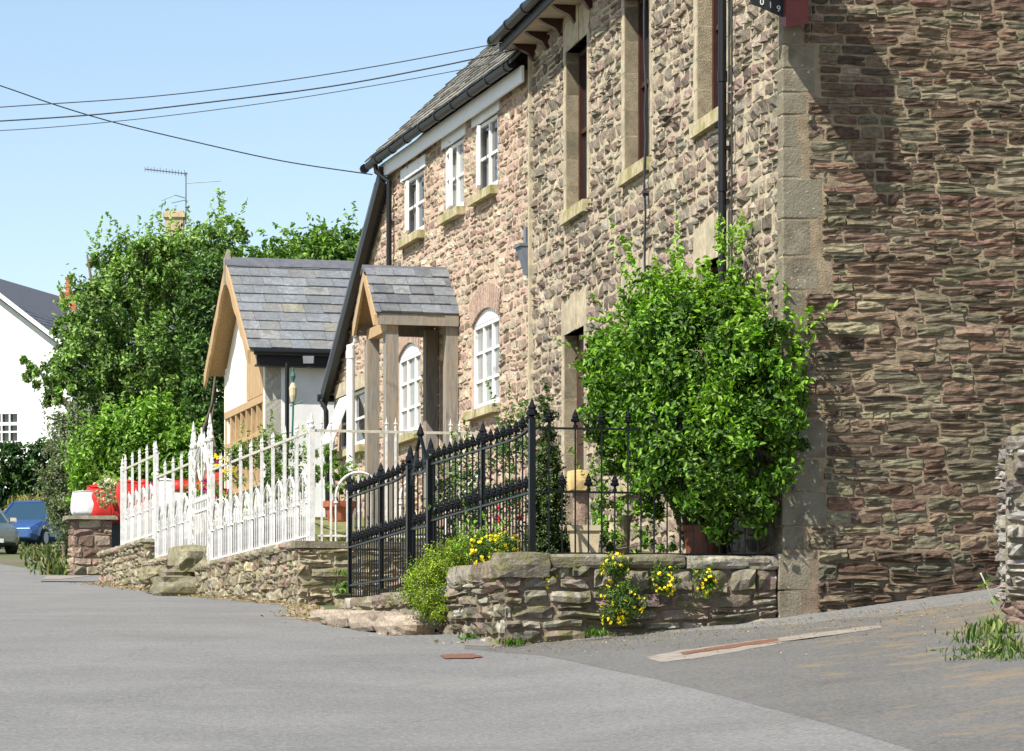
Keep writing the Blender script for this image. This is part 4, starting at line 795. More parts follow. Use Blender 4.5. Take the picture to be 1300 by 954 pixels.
mb = MB(); n = 16; mb.tube([(0.30 * -math.cos(math.pi * k / n), 0, .57 + .30 * math.sin(math.pi * k / n) * 1.08) for k in range(n + 1)], .019, 6); mb.tube([(-.30, 0, 0), (-.30, 0, .6)], .013, 4); mb.tube([(.30, 0, 0), (.30, 0, .6)], .013, 4); mb.lathe((-.3, 0, .5), [(0, -.04), (.035, 0), (0, .04)], 6); mb.lathe((.3, 0, .5), [(0, -.04), (.035, 0), (0, .04)], 6)
ho = mb.build('hoop', M['whiteiron'], base=(0, 0, 0)); proto['wh'] = (ho, 0); COL.objects.unlink(ho)
FA = Fr((-2.57, 45.5), (-.2468, .9691), (-.9691, -.2468)); FB = Fr((-2.57, 45.5), (.969, .2468), (.2468, -.969))
def white_panel(name, label, fr, u0, u1, zb, zr, cat='railing', posts=(True, True), shift=0.0):
    t = thing(name, label, cat, fr.p(u0, 0, zb), 'white iron railings along the boundary wall'); rot = math.atan2(fr.a.y, fr.a.x); hs_ = (zr - zb) / 1.42
    mb = MB(); mb.fbox(fr, u0, u1, -.012, .012, zr - .02, zr + .015); mb.build('top_rail', M['rustrail'], t)
    mb = MB(); mb.fbox(fr, u0, u1, -.012, .012, zb + .06, zb + .085); mb.build('bottom_rail', M['whiteiron'], t)
    for k, u in enumerate((u0, u1)):
        if posts[k]:
            mb = MB(); mb.fbox(fr, u - .035, u + .035, -.035, .035, zb - .05, zr + .03); q = fr.p(u, 0, zr + .03); mb.lathe(q, [(.045, 0), (.045, .02), (.02, .04), (.035, .075), (.02, .11), (.004, .2)], 8); mb.build('post', M['whiteiron'], t)
    u = u0 + .13 + shift
    while u < u1 - .08:
        for du in (0, .12):
            if u + du < u1 - .05: bar(t, 'wt', fr.p(u + du, 0, zb), rot)
        if u + .85 < u1 + .1:
            bar(t, 'wh', fr.p(u + .12 + .365, 0, zb), rot)
            for du in (.33, .64): bar(t, 'wp', fr.p(u + du, 0, zb), rot)
            for du in (.485,): bar(t, 'ws', fr.p(u + du, 0, zb), rot)
        u += .85
    return t
white_panel('railing', 'white iron railing panel on the wall nearest the camera, from corner post to gate', FA, 0, 7.75, 2.16, 3.575)
white_panel('railing', 'white iron railing seen face on, right of the corner post', FB, 0, 2.75, 2.15, 3.575, posts=(False, True))
white_panel('railing', 'middle white iron railing panel between the gate and the step up', FA, 9.65, 13.25, 2.42, 3.81)
white_panel('railing', 'farthest white iron railing panel, highest on the slope, ending by the driveway', FA, 13.36, 17.3, 2.82, 4.19)
# ornate white gate
gt = thing('iron_gate', 'ornate white iron gate with scrolled pillars and ring, above the rough stone steps', 'gate', FA.p(8.7, 0, 2.2))
for u in (7.95, 9.5):
    mb = MB()
    for du in (-.13, .13): mb.fbox(FA, u + du - .02, u + du + .02, -.02, .02, 2.15, 4.0)
    for k in range(9):
        z = 2.5 + k * .2; pts = [FA.p(u + .10 * math.cos(a), 0, z + .08 * math.sin(a)) for a in [i * math.pi / 5 for i in range(11)]]; mb.tube(pts, .014, 5, caps=False)
    for (du, zz) in ((-.13, 4.02), (0, 4.18), (.13, 4.02)): mb.lathe(FA.p(u + du, 0, zz), [(.03, 0), (.045, .04), (.02, .08), (.03, .12), (.003, .26)], 8)
    mb.tube([FA.p(u - .13, 0, 4.0), FA.p(u, 0, 4.18), FA.p(u + .13, 0, 4.0)], .016, 6); mb.build('pillar', M['whiteiron'], gt)
mb = MB(); mb.tube([FA.p(8.72 + .64 * -math.cos(math.pi * k / 16), 0, 3.42 + .55 * math.sin(math.pi * k / 16)) for k in range(17)], .022, 6); mb.tube([FA.p(8.72 + .3 * math.cos(a), 0, 3.72 + .25 * math.sin(a)) for a in [k * math.pi / 8 for k in range(17)]], .02, 6)
mb.tube([FA.p(8.1, 0, 3.8), FA.p(8.4, 0, 4.0), FA.p(8.72, 0, 4.06), FA.p(9.05, 0, 4.0), FA.p(9.35, 0, 3.85)], .02, 6); mb.tube([FA.p(8.72, 0, 3.2), FA.p(8.72, 0, 3.5), FA.p(8.72, 0, 4.28)], .016, 6)
for du in (-.25, -.12, .12, .25): mb.lathe(FA.p(8.72 + du, 0, 4.0), [(.03, 0), (.04, .05), (.02, .1), (.003, .2)], 6)
mb.build('overthrow', M['whiteiron'], gt)
mb = MB(); mb.fbox(FA, 8.12, 9.34, -.015, .015, 3.0, 3.04); mb.fbox(FA, 8.12, 9.34, -.015, .015, 2.3, 2.34)
for k in range(8): u = 8.2 + k * .155; mb.tube([FA.p(u, 0, 2.25), FA.p(u, 0, 3.16)], .011, 5); mb.lathe(FA.p(u, 0, 3.16), [(.02, 0), (.022, .02), (.003, .1)], 5)
mb.build('gate_leaf', M['whiteiron'], gt)
# black railings
BK = Fr((.18, 31.9), (-.2468, .9691), (-.9691, -.2468)); BR = Fr((.18, 31.9), (.9823, .1873), (.1873, -.9823))
mkproto('bt', 'bar', -1.19, 0, .0155, .17, M['black'], kind='finial'); mkproto('bs', 'short_bar', -.62, 0, .0135, .17, M['black'], kind='finial')
def railz(u, u0, u1, z0, z1, up0=0, up1=0):
    z = lerp(z0, z1, (u - u0) / (u1 - u0)); z += up0 * max(0, 1 - (u - u0) / .9) ** 2 + up1 * max(0, 1 - (u1 - u) / .9) ** 2; return z
def black_panel(label, fr, u0, u1, zt, zl, post_u, step=.24, up0=0, up1=0, zb=1.34, name='railing', start=.14):
    t = thing(name, label, 'railing', fr.p(u0, 0, zb), 'black spiked railings round the stone building garden')
    n = max(6, int((u1 - u0) / .15)); us = [lerp(u0, u1, k / n) for k in range(n + 1)]
    mb = MB()
    for a, b in zip(us, us[1:]):
        za, zc = railz(a, u0, u1, *zt, up0, up1), railz(b, u0, u1, *zt, up0, up1); mb.hexa([fr.p(a, -.018, za - .012), fr.p(b, -.018, zc - .012), fr.p(b, .018, zc - .012), fr.p(a, .018, za - .012), fr.p(a, -.018, za + .006), fr.p(b, -.018, zc + .006), fr.p(b, .018, zc + .006), fr.p(a, .018, za + .006)])
    mb.build('top_rail', M['black'], t)
    mb = MB(); za, zc = zl; mb.hexa([fr.p(u0, -.018, za - .012), fr.p(u1, -.018, zc - .012), fr.p(u1, .018, zc - .012), fr.p(u0, .018, za - .012), fr.p(u0, -.018, za + .006), fr.p(u1, -.018, zc + .006), fr.p(u1, .018, zc + .006), fr.p(u0, .018, za + .006)]); mb.build('middle_rail', M['black'], t)
    mb = MB(); mb.fbox(fr, u0, u1, -.012, .012, zb + .03, zb + .05); mb.build('bottom_rail', M['black'], t)
    u = u0 + start; k = 0
    while u < u1 - .04:
        if k % 2: bar(t, 'bs', fr.p(u, 0, lerp(*zl, (u - u0) / (u1 - u0)) + .005))
        else: bar(t, 'bt', fr.p(u, 0, railz(u, u0, u1, *zt, up0, up1) + .005))
        u += step / 2; k += 1
    for u, w_ in post_u:
        mb = MB(); zz = railz(max(u0, min(u1, u)), u0, u1, *zt, up0, up1); mb.fbox(fr, u - w_, u + w_, -w_, w_, zb - .05, zz + .07); q = fr.p(u, 0, zz + .07)
        mb.lathe(q, [(w_ * 1.1, 0), (w_ * 1.1, .015), (.02, .02), (.055, .035), (.05, .07), (.035, .085), (.042, .1), (.028, .12), (.02, .14), (.002, .19)], 8); mb.build('post', M['black'], t)
    return t
black_panel('black railing panel between the gate and its tall corner post', BK, 0, 4.0, (2.47, 2.47), (1.95, 1.90), [(0, .028), (1.85, .02)], up0=.07, step=.24, start=.1)
black_panel('black railing panel beyond the black gate, ending beside the white railings', BK, 5.05, 8.1, (2.42, 2.37), (1.86, 1.81), [(6.45, .018), (8.1, .02)], up0=.05, step=.24, start=.06)
black_panel('black railing facing the camera on top of the flower grown garden wall', BR, .0, 2.33, (2.53, 2.53), (1.957, 1.957), [], step=.243, start=.155, zb=1.36)
bg_ = thing('iron_gate', 'black iron gate with pointed arch top between the two black railing panels', 'gate', BK.p(4.5, 0, 1.2))
for u in (4.06, 5.0):
    mb = MB(); mb.fbox(BK, u - .04, u + .04, -.04, .04, 1.1, 2.52); mb.lathe(BK.p(u, 0, 2.52), [(.05, 0), (.05, .02), (.02, .03), (.055, .05), (.05, .09), (.035, .11), (.028, .15), (.002, .22)], 8); mb.build('gate_post', M['black'], bg_)
mb = MB(); mb.fbox(BK, 4.1, 4.13, -.015, .015, 1.3, 2.42); mb.fbox(BK, 4.93, 4.96, -.015, .015, 1.3, 2.42); mb.tube([BK.p(4.1, 0, 2.40), BK.p(4.3, 0, 2.58), BK.p(4.53, 0, 2.80)], .02, 6); mb.tube([BK.p(4.96, 0, 2.40), BK.p(4.76, 0, 2.58), BK.p(4.53, 0, 2.80)], .02, 6); mb.lathe(BK.p(4.53, 0, 2.78), [(.02, 0), (.045, .03), (.03, .07), (.002, .15)], 8)
for z in (2.42, 1.86, 1.3): mb.fbox(BK, 4.1, 4.96, -.015, .015, z - .015, z + .012)
for k in range(5): a = k / 5; mb.tube([BK.p(lerp(4.15, 4.45, a), 0, lerp(2.45, 2.7, a) - .14), BK.p(lerp(4.15, 4.45, a), .0, lerp(2.45, 2.7, a))], .02, 5); mb.tube([BK.p(lerp(4.91, 4.61, a), 0, lerp(2.45, 2.7, a) - .14), BK.p(lerp(4.91, 4.61, a), .0, lerp(2.45, 2.7, a))], .02, 5)
mb.build('gate_frame', M['black'], bg_)
for k in range(7): bar(bg_, 'bt' if k % 2 == 0 else 'bs', BK.p(4.17 + k * .12, 0, 2.42 if k % 2 == 0 else 1.86))
# ================================================================ PLANTS NEAR THE HOTEL
GB = [(.022, .055, .007), (.05, .12, .010), (.10, .21, .015), (.18, .32, .025)]
GD = [(.03, .07, .014), (.06, .12, .025), (.10, .18, .035)]
GBR = [(.06, .13, .015), (.12, .24, .025), (.20, .34, .04)]
GY_ = [(.08, .105, .05), (.14, .165, .09), (.22, .25, .15)]
def pc(x, y, d, rx, ry=None, rz=None): p = P(x, y, d); return (p.x, p.y, p.z, rx, ry or rx, rz or rx)
tree('shrub', 'big glossy green shrub in front of the stone building beside its corner quoins', 'shrub', (1.75, 32.9, 1.35),
     [pc(885, 480, 32.7, .74, .50, .82), pc(950, 490, 32.2, .40, .40, .58), pc(820, 480, 33.3, .50, .42, .50), pc(908, 425, 32.7, .44, .40, .42), pc(955, 580, 32.0, .42, .38, .48), pc(890, 590, 32.1, .50, .40, .48), pc(925, 650, 32.2, .36, .34, .26), pc(850, 400, 33.2, .42, .36, .38), pc(790, 560, 33.5, .24, .3, .36), pc(985, 450, 31.95, .24, .26, .30), pc(775, 460, 33.9, .24, .3, .34), pc(1000, 540, 31.85, .18, .2, .30), pc(850, 560, 32.4, .4, .4, .4), pc(915, 372, 33, .22, .26, .22), pc(800, 520, 33.2, .42, .34, .42), pc(990, 520, 31.9, .24, .24, .36), pc(840, 620, 32.7, .34, .3, .30)],
     36000, .070, GB, 51, r0=.035, shoots=170, shoot_len=.5, up=.35, clumpiness=.50, shell=.60, per=40)
crown('sprays', [pc(1015, 520, 31.95, .06), pc(1010, 600, 31.95, .05), pc(925, 330, 33, .12, .1, .2), pc(1020, 470, 31.9, .04)], 150, .055, GBR, 52, parent=bpy.data.objects['shrub'], shoots=16, shoot_len=.35)
def conifer(label, x, y0, y1, d, r, seed, n=5200):
    b = P(x, y1, d); top = P(x, y0, d); t = thing('conifer', label, 'conifer', b); limbs('trunk', b, [top], .03, t, random.Random(1)); cl = [(b.x, b.y, lerp(b.z, top.z, k / 7), r * (1.12 - .11 * k), r * (1.12 - .11 * k), .2) for k in range(8)]
    crown('crown', cl, n, .035, [(.022, .05, .014), (.05, .09, .02), (.11, .15, .035)], seed, parent=t, shell=.7, clumpiness=.5, up=1.0)
conifer('dark narrow conifer behind the black corner post', 694, 515, 706, 33.6, .19, 53, n=13000)
def bush(name, label, cat, base, clumps, n, size, pal, seed, group=None, **kw):
    t = thing(name, label, cat, base, group); limbs('stems', base, [(c[0], c[1], c[2]) for c in clumps], .012, t, random.Random(seed), M['bark'], 4); crown('leaves', clumps, n, size, pal, seed, parent=t, **kw); return t
bush('flowering_plant', 'pale leafy plant growing between the planters at the foot of the stone wall', 'plant', P(770, 700, 33.2), [pc(770, 640, 33.4, .16, .2, .45), pc(800, 690, 33, .25, .15, .12), pc(830, 690, 32.8, .2, .12, .1)], 900, .05, GBR, 54, shoots=12, shoot_len=.3)
rb = bush('rose_bush', 'loose rose bush with a few crimson flowers behind the black railings', 'rose bush', P(620, 700, 35.5), [pc(600, 620, 36, .4, .5, .35), pc(640, 660, 34.5, .3, .4, .35), pc(655, 560, 38, .25, .4, .35), pc(580, 660, 37, .25, .3, .3)], 3200, .05, [(.03, .07, .014), (.07, .14, .03), (.13, .22, .05)], 55, shoots=20, shoot_len=.4)
def flowers(name, clumps, n, size, col, seed, parent, shell=.95):
    g = np.random.default_rng(seed); cl = np.array(clumps, float); k = g.integers(0, len(cl), n); d = g.normal(size=(n, 3)); d[:, 1] = -abs(d[:, 1]); d /= np.linalg.norm(d, axis=1)[:, None]
    c0 = cl[k, :3] + d * cl[k, 3:6] * g.uniform(shell, 1.12, n)[:, None]; pos = np.repeat(c0, 4, axis=0) + g.normal(size=(n * 4, 3)) * size * .28; nr = np.repeat(d, 4, axis=0) + g.normal(size=(n * 4, 3)) * .45
    return tag(leafmesh(name, pos, nr, size, shade_cols(n * 4, [col, tuple(min(1, c * 1.3) for c in col)], g, .15), g, M['petal'], parent, aspect=.9), kind='stuff')
flowers('flowers', [pc(645, 655, 34.2, .12), pc(590, 660, 36, .12), pc(660, 640, 34, .1)], 12, .05, (.55, .02, .05), 3, rb)
YEL = (.72, .56, .02)
fl_specs = [('bushy yellow flowering plant spilling over the wall end beside the green cushion shrub', [pc(615, 700, 32.5, .13, .16, .16), pc(632, 722, 32.2, .10, .14, .16), pc(645, 690, 32.4, .12, .15, .1)], 2200, 95),
            ('small tuft of yellow flowers high on the wall below the black corner post', [pc(693, 733, 31.7, .09, .07, .09)], 600, 16),
            ('large trailing yellow flowering plant in the middle of the garden wall', [pc(783, 722, 31.65, .13, .09, .13), pc(790, 765, 31.6, .19, .10, .16), pc(780, 785, 31.6, .12, .08, .08)], 3400, 62),
            ('yellow and reddish flowering tuft right of the large trailing one', [pc(845, 738, 31.72, .13, .08, .13)], 1000, 22),
            ('rightmost small tuft of yellow flowers on the garden wall', [pc(894, 740, 31.82, .10, .07, .12)], 700, 14)]
for i, (lb, cl, n, nf) in enumerate(fl_specs):
    b = Vector(cl[0][:3]); t = thing('wall_flower', lb, 'flowers', b, 'yellow flowers growing out of the garden wall'); crown('leaves', cl, n, .026, [(.03, .07, .012), (.07, .14, .02), (.14, .21, .03)], 60 + i, parent=t, clumpiness=.7, shell=.4, shoots=8, shoot_len=.1); flowers('blooms', cl, nf, .026, YEL, 70 + i, t)
bush('cushion_shrub', 'dense bright green cushion shrub spilling over the low wall', 'shrub', P(552, 785, 33.9), [pc(562, 722, 34.1, .20, .3, .22), pc(541, 745, 34.0, .20, .28, .24), pc(552, 768, 33.8, .15, .22, .16), pc(582, 702, 34.0, .12, .2, .12)], 9500, .026, [(.11, .16, .012), (.20, .28, .02), (.32, .42, .03)], 58, shell=.72, clumpiness=.55, up=.6)
bush('flowering_plant', 'green shoots with yellow blooms just behind the wall by the black railings', 'plant', P(620, 700, 33), [pc(625, 690, 33, .3, .3, .1)], 500, .04, GBR, 59, shoots=10, shoot_len=.25)
# pots
def pot(name, label, x, y0, y1, d, wt, wb, m_, sq=False, rim=.05):
    b = P(x, y1, d); top = P(x, y0, d).z; h = top - b.z; t = thing(name, label, 'planter', b); mb = MB(); n = 4 if sq else 20; k = 1.35 if sq else 1
    mb.lathe(b, [(wb * k, 0), (lerp(wb, wt, .8) * k, h - rim), (wt * k * 1.06, h - rim), (wt * k * 1.10, h), (wt * k * .92, h), (wt * k * .9, h - .05)], n)
    if sq: mb.lathe(b, [(wb * k * 1.04, 0), (wb * k * 1.06, .03)], n)
    mb.build('vessel', m_, t, sm=False); mb = MB(); mb.lathe((b.x, b.y, b.z + h - .06), [(wt * k * .9, 0), (wt * k * .85, .012)], n); mb.build('earth', M['soil'], t); return t
pot('planter', 'square buff stone planter standing behind the black railings', 742, 668, 716, 32.9, .155, .12, M['buffpot'], True)
pot('planter', 'pale round stone urn right of the square buff planter', 784, 655, 716, 33.6, .13, .11, M['buffpot'])
pot('planter', 'dark brown glazed pot under the big shrub', 893, 668, 716, 32.6, .19, .15, M['brownpot'])
tp = pot('planter', 'wide terracotta bowl on the grass behind the white railings', 431, 637, 662, 47.2, .215, .15, M['terracotta'], rim=.08)
bs_ = thing('stone_block', 'ochre stone block perched on a rough stone by the doorway', 'block', P(735, 668, 38)); mb = MB(); rg = random.Random(8); q = P(735, 611, 38); mb.fbox(HH, 6.0, 6.35, .55, .80, q.z - .12, q.z + .12) if False else rock(mb, q, (.24, .24, .22), rg, (1, 1, 1), amp=.02, rot=.2); mb.build('block', M['ochre'], bs_)
mb = MB(); q = P(737, 645, 38.1); rock(mb, q, (.17, .25, .5), rg, (.30, .22, .17), amp=.08); mb.build('support_stone', M['rubble'], bs_)
bush('potted_shrub', 'leafy green shrub growing in the terracotta bowl', 'shrub', P(431, 645, 47.2), [pc(430, 610, 47.3, .22, .2, .2), pc(408, 600, 47.6, .14, .2, .16), pc(448, 620, 47.2, .14, .2, .14), pc(418, 580, 47.6, .12, .15, .1)], 900, .07, [(.05, .11, .02), (.10, .19, .035), (.17, .28, .06)], 81, shoots=8, shoot_len=.25)
bush('garden_shrub', 'pale green climbing shrub leaning through the white railings before the cottage window', 'shrub', P(345, 680, 51), [pc(312, 583, 51.5, .30, .3, .20), pc(345, 572, 51, .28, .3, .26), pc(352, 610, 50.5, .22, .3, .25), pc(330, 640, 51, .15, .2, .3), pc(388, 600, 49.5, .18, .25, .3), pc(372, 640, 50, .2, .2, .3)], 3000, .065, [(.05, .10, .02), (.11, .18, .04), (.20, .28, .08)], 82, shoots=30, shoot_len=.35)
bf = bush('garden_flowers', 'mixed border of purple and yellow flowers behind the white gate', 'flowers', P(275, 680, 57), [pc(262, 630, 57, .35, .4, .25), pc(290, 620, 56, .3, .4, .3), pc(305, 660, 55, .3, .4, .3)], 900, .06, GBR, 83)
flowers('blooms', [pc(258, 628, 56, .25), pc(288, 618, 55.5, .22), pc(275, 600, 55.5, .22)], 30, .06, (.45, .04, .2), 5, bf); flowers('yellow_blooms', [pc(275, 605, 55.4, .3)], 22, .06, YEL, 6, bf)
# grass tufts and weeds
def weeds(name, pts, n, h, pal, seed, spread):
    g = np.random.default_rng(seed); pts = np.array(pts); k = g.integers(0, len(pts), n); pos = pts[k] + g.normal(size=(n, 3)) * np.array([spread, spread, 0]); pos[:, 2] += g.random(n) * h * .5
    d = g.normal(size=(n, 3)) * .45 + np.array([0, 0, 1]); nr = g.normal(size=(n, 3)); nr[:, 2] *= .2
    return tag(leafmesh(name, pos, nr, h, shade_cols(n, pal, g), g, M['leaf'], base=tuple(pts[0]), aspect=.16, dirs=d), kind='stuff')
weeds('weeds', [tuple(ghit(x, y)) for x, y in ((1245, 806), (1262, 800), (1272, 812), (1258, 829), (1275, 834), (1242, 838), (1290, 838), (1232, 828), (1268, 796), (1250, 817), (1282, 822))], 600, .055, [(.04, .08, .015), (.08, .15, .03), (.2, .2, .08)], 91, .13)
weeds('lane_weeds', [tuple(ghit(x, y)) for x, y in ((1262, 798), (1278, 806), (1270, 822), (1240, 812), (1288, 830), (1256, 834))], 150, .12, [(.06, .12, .02), (.14, .22, .05), (.28, .26, .10)], 97, .05)
weeds('verge_grass', [tuple(ghit(x, y)) for x, y in ((70, 712), (78, 722), (88, 730), (62, 706), (50, 700), (96, 722))], 1100, .26, [(.05, .09, .02), (.12, .16, .05), (.25, .22, .10)], 92, .3)
weeds('wall_weeds', [tuple(P(x, y, d)) for x, y, d in ((437, 745, 41), (440, 730, 41), (434, 752, 41), (600, 812, 32.4), (655, 818, 31.4), (455, 780, 37.6), (760, 806, 31.4))], 420, .07, GB, 93, .06)
weeds('lawn_grass', [(lerp(-2.3, -.6, random.Random(i).random()), lerp(46, 50, random.Random(i + 500).random()), 2.15 + .1 * random.Random(i + 500).random() * 2) for i in range(220)], 9000, .09, [(.12, .16, .03), (.20, .24, .06), (.30, .28, .10)], 94, .2)
wd = thing('tall_weed', 'thin budding weed leaning out from the foot of the pale wall end', 'weed', ghit(1275, 792)); mb = MB(); a = P(1277, 788, 27.6); mb.tube([a, P(1262, 765, 27.5), P(1245, 728, 27.4)], .006, 5); mb.build('stem', M['leaf'], wd); crown('leaves', [pc(1250, 740, 27.45, .05), pc(1262, 762, 27.5, .05)], 60, .03, GBR, 95, parent=wd)
# ================================================================ FARTHER AWAY
GT = [(.06, .115, .025), (.11, .19, .04), (.17, .28, .055), (.25, .36, .10)]
tree('tree', 'broad feathery green tree reaching above the cottage roof, left of centre', 'tree', P(190, 690, 80) - Vector((0, 0, .3)),
     [pc(190, 360, 80, 1.35, 1.2, 1.1), pc(130, 400, 79, .95, 1, .9), pc(262, 335, 81, .85, 1, .9), pc(105, 470, 79, .85, .9, .9), pc(180, 460, 79, 1.2, 1.1, 1.0), pc(245, 430, 80, .8, 1, 1.1), pc(140, 540, 79, 1.0, .9, .8), pc(285, 305, 82, .55, .6, .5), pc(90, 420, 79.5, .5, .5, .45), pc(55, 470, 78, .5, .5, .32), pc(75, 500, 78, .5, .5, .4), pc(225, 335, 79, .55, .6, .4), pc(190, 325, 79, .6, .6, .4), pc(225, 530, 80, 1.0, .9, .9), pc(120, 330, 80, .4, .4, .3), pc(260, 500, 81, .5, .6, 1.0), pc(260, 600, 81, .5, .6, .8)],
     54000, .12, GT, 101, r0=.16, shoots=150, shoot_len=.75, up=.3, clumpiness=.36, shell=.42, per=60, droop=.5)
tree('tree', 'bright green leafy shrub tree in front of the feathery one, behind the white railings', 'tree', P(180, 690, 72), [pc(200, 560, 72, 1.1, .8, .75), pc(150, 575, 72, .9, .8, .7), pc(235, 590, 71.5, .6, .7, .6), pc(120, 610, 72.5, .6, .6, .7), pc(180, 620, 71.5, 1.0, .6, .6)], 17000, .12, [(.08, .16, .018), (.14, .26, .03), (.22, .38, .05)], 102, r0=.08, shoots=60, shoot_len=.6)
tree('shrub', 'grey green loose shrub at the roadside beside the gate pillar', 'shrub', P(82, 705, 74), [pc(88, 560, 74.5, .5, .5, .6), pc(84, 620, 74, .50, .5, .7), pc(95, 660, 73.5, .55, .5, .5), pc(110, 600, 74, .5, .5, .6)], 13000, .085, GY_, 103, r0=.05, shoots=70, shoot_len=.7, clumpiness=.6)
bush('flowering_shrub', 'cream flowering shrub above the red plastic bags', 'shrub', P(140, 660, 70.5), [pc(140, 625, 70.5, .35, .4, .3), pc(165, 628, 70.5, .3, .4, .25)], 900, .09, [(.5, .48, .3), (.6, .58, .45), (.10, .18, .04)], 104)
for i, (lb, x, y, d, s) in enumerate([('tall leafy tree top behind the slate cottage roof, nearest the stone house', 440, 318, 84, 1.0), ('round bright tree top in the middle behind the slate ridge', 385, 322, 86, .9), ('low tree top just right of the cottage finial', 325, 345, 83, .75)]):
    b = P(x, 500, d); tree('tree', lb, 'tree', (b.x, b.y, 4), [pc(x, y + 22, d, 1.1 * s, 1, .95 * s), pc(x - 35, y + 45, d, 1.0 * s, 1, .9), pc(x + 35, y + 40, d, 1.0 * s, 1, .9), pc(x, y + 80, d, 1.5 * s, 1, 1.0), pc(x + 15, y - 2, d, .45, .5, .4), pc(x - 22, y + 8, d, .5, .5, .4)], 11000, .16, [(.03, .07, .01), (.08, .16, .02), (.16, .27, .04)], 110 + i, r0=.14, group='trees behind the slate cottage roof', shoots=35, shoot_len=.6, clumpiness=.65)
tree('tree', 'dark shaded tree mass directly left of the cottage gable', 'tree', P(262, 690, 70), [pc(262, 400, 72, .5, .6, 1.2), pc(268, 500, 72, .5, .6, 1.2), pc(255, 580, 72, .5, .6, 1.0)], 12000, .12, GD, 115, r0=.05)  # darker leaf palette paints in the shade of the feathery tree
# hedge, grasses
mb = MB(); t = thing('hedge', 'clipped dark green hedge below the far white house', 'hedge', P(10, 690, 126))
cl = [pc(x, y, 126, 1.0, .8, .95) for x in range(-70, 75, 18) for y in (598, 632, 665)]; crown('leaves', cl, 17000, .22, [(.015, .04, .01), (.03, .075, .015), (.07, .14, .025)], 121, parent=t, shell=.75, clumpiness=.5, up=.3); limbs('stems', P(10, 690, 126), [P(-50, 620, 126), P(0, 620, 126), P(50, 620, 126)], .08, t, random.Random(2))
g = np.random.default_rng(7); n = 1500; c0 = P(44, 655, 116); d = g.normal(size=(n, 3)) * .4 + np.array([0, 0, 1]); pos = np.array(c0) + np.stack([g.normal(size=n) * .38, g.normal(size=n) * .3, g.uniform(-.9, .45, n)], 1)
og = thing('ornamental_grass', 'straw and green clump of tall grass behind the blue car', 'grass clump', P(44, 690, 116)); leafmesh('blades', pos, g.normal(size=(n, 3)) * np.array([1, 1, .2]), .5, shade_cols(n, [(.22, .24, .05), (.36, .30, .10), (.42, .33, .16)], g), g, M['leaf'], og, aspect=.10, dirs=d)
# far white house
FW = Fr((-22.0, 145), (.966, -.259), (-.259, -.966)); far = thing('white_house', 'far white gabled house with dark slate roof and small paned window', 'house', FW.p(0, 0, 7))
AZ = 17.75; hw_ = 4.6; es = AZ - hw_ * .74
mb = MB(); hwn = [(.45, 1.95, 10.9, 12.12)]; 
us = [-hw_ + .3, .45, 1.95, hw_ - .3]; mb.fbox(FW, us[0], us[1], -.3, 0, 5, es); mb.fbox(FW, us[2], us[3], -.3, 0, 5, es); mb.fbox(FW, us[1], us[2], -.3, 0, 5, 10.9); mb.fbox(FW, us[1], us[2], -.3, 0, 12.12, es); mb.fprism(FW, [(-hw_ + .3, es), (hw_ - .3, es), (0, AZ - .2)], -.3, 0)
mb.fbox(FW, -hw_ + .3, -hw_ + .6, -9, -.31, 5, es); mb.fbox(FW, hw_ - .6, hw_ - .3, -9, -.31, 5, es); mb.fprism(FW, [(-hw_ + .3, 5), (hw_ - .3, 5), (hw_ - .3, es), (0, AZ - .2), (-hw_ + .3, es)], -9.3, -9.0); mb.build('wall', M['render'], far)
mb = MB()
for s in (-1, 1): mb.hexa([FW.p(s * hw_, .35, es - .1), FW.p(s * hw_, -9.6, es - .1), FW.p(0, -9.6, AZ), FW.p(0, .35, AZ), FW.p(s * hw_, .35, es + .05), FW.p(s * hw_, -9.6, es + .05), FW.p(0, -9.6, AZ + .15), FW.p(0, .35, AZ + .15)])
rf = mb.build('roof', M['ridge'], far); mb = MB()
for s in (-1, 1): slates(mb, (lambda s: lambda u, v, w: FW.p(s * (hw_ + .02 - v * .8), .33 - u, es + .06 + v * .8 * .742 + w))(s), 0, 9.9, 0, hw_ / .8, rng, .3, .45, ((.075, .085, .11), (.09, .10, .125), (.065, .072, .09)), .015, .12)
mb.build('slates', M['slate'], rf)
mb = MB()
for s in (-1, 1): mb.fprism(FW, [(s * (hw_ + .03), es - .12), (s * (hw_ + .03), es + .08), (0, AZ + .16), (0, AZ - .06)], .36, .40); 
mb.build('bargeboard', M['white'], far)
mb = MB(); mb.fbox(FW, .38, 2.02, -.12, .01, 10.84, 10.92); mb.fbox(FW, .4, .5, -.12, 0.005, 10.92, 12.1); mb.fbox(FW, 1.9, 2.0, -.12, .005, 10.92, 12.1); mb.fbox(FW, .5, 1.9, -.12, .005, 12.03, 12.1)
for k in (1, 2, 3): u = lerp(.5, 1.9, k / 4); mb.fbox(FW, u - .03, u + .03, -.1, -.01, 10.92, 12.03)
for z in (11.3, 11.6, 11.66): mb.fbox(FW, .5, 1.9, -.105, -.005, z - .04, z + .03)
w_ = mb.build('window', M['white'], far); mb = MB(); mb.fbox(FW, .46, 1.94, -.2, -.14, 10.92, 12.1); mb.build('pane', M['glass'], w_); mb = MB(); mb.fbox(FW, .3, 2.1, -.05, .06, 10.72, 10.84); mb.build('sill', M['ridge'], w_)
mb = MB(); q = P(87, 372, 153); mb.fbox(Fr(q, (1, 0), (0, -1)), -.35, .35, -.3, .3, 14.5, q.z); mb.lathe(q, [(.16, 0), (.13, .1), (.12, .55), (.15, .58), (.15, .68), (.12, .7)], 12); mb.build('chimney', M['terracotta'], far)
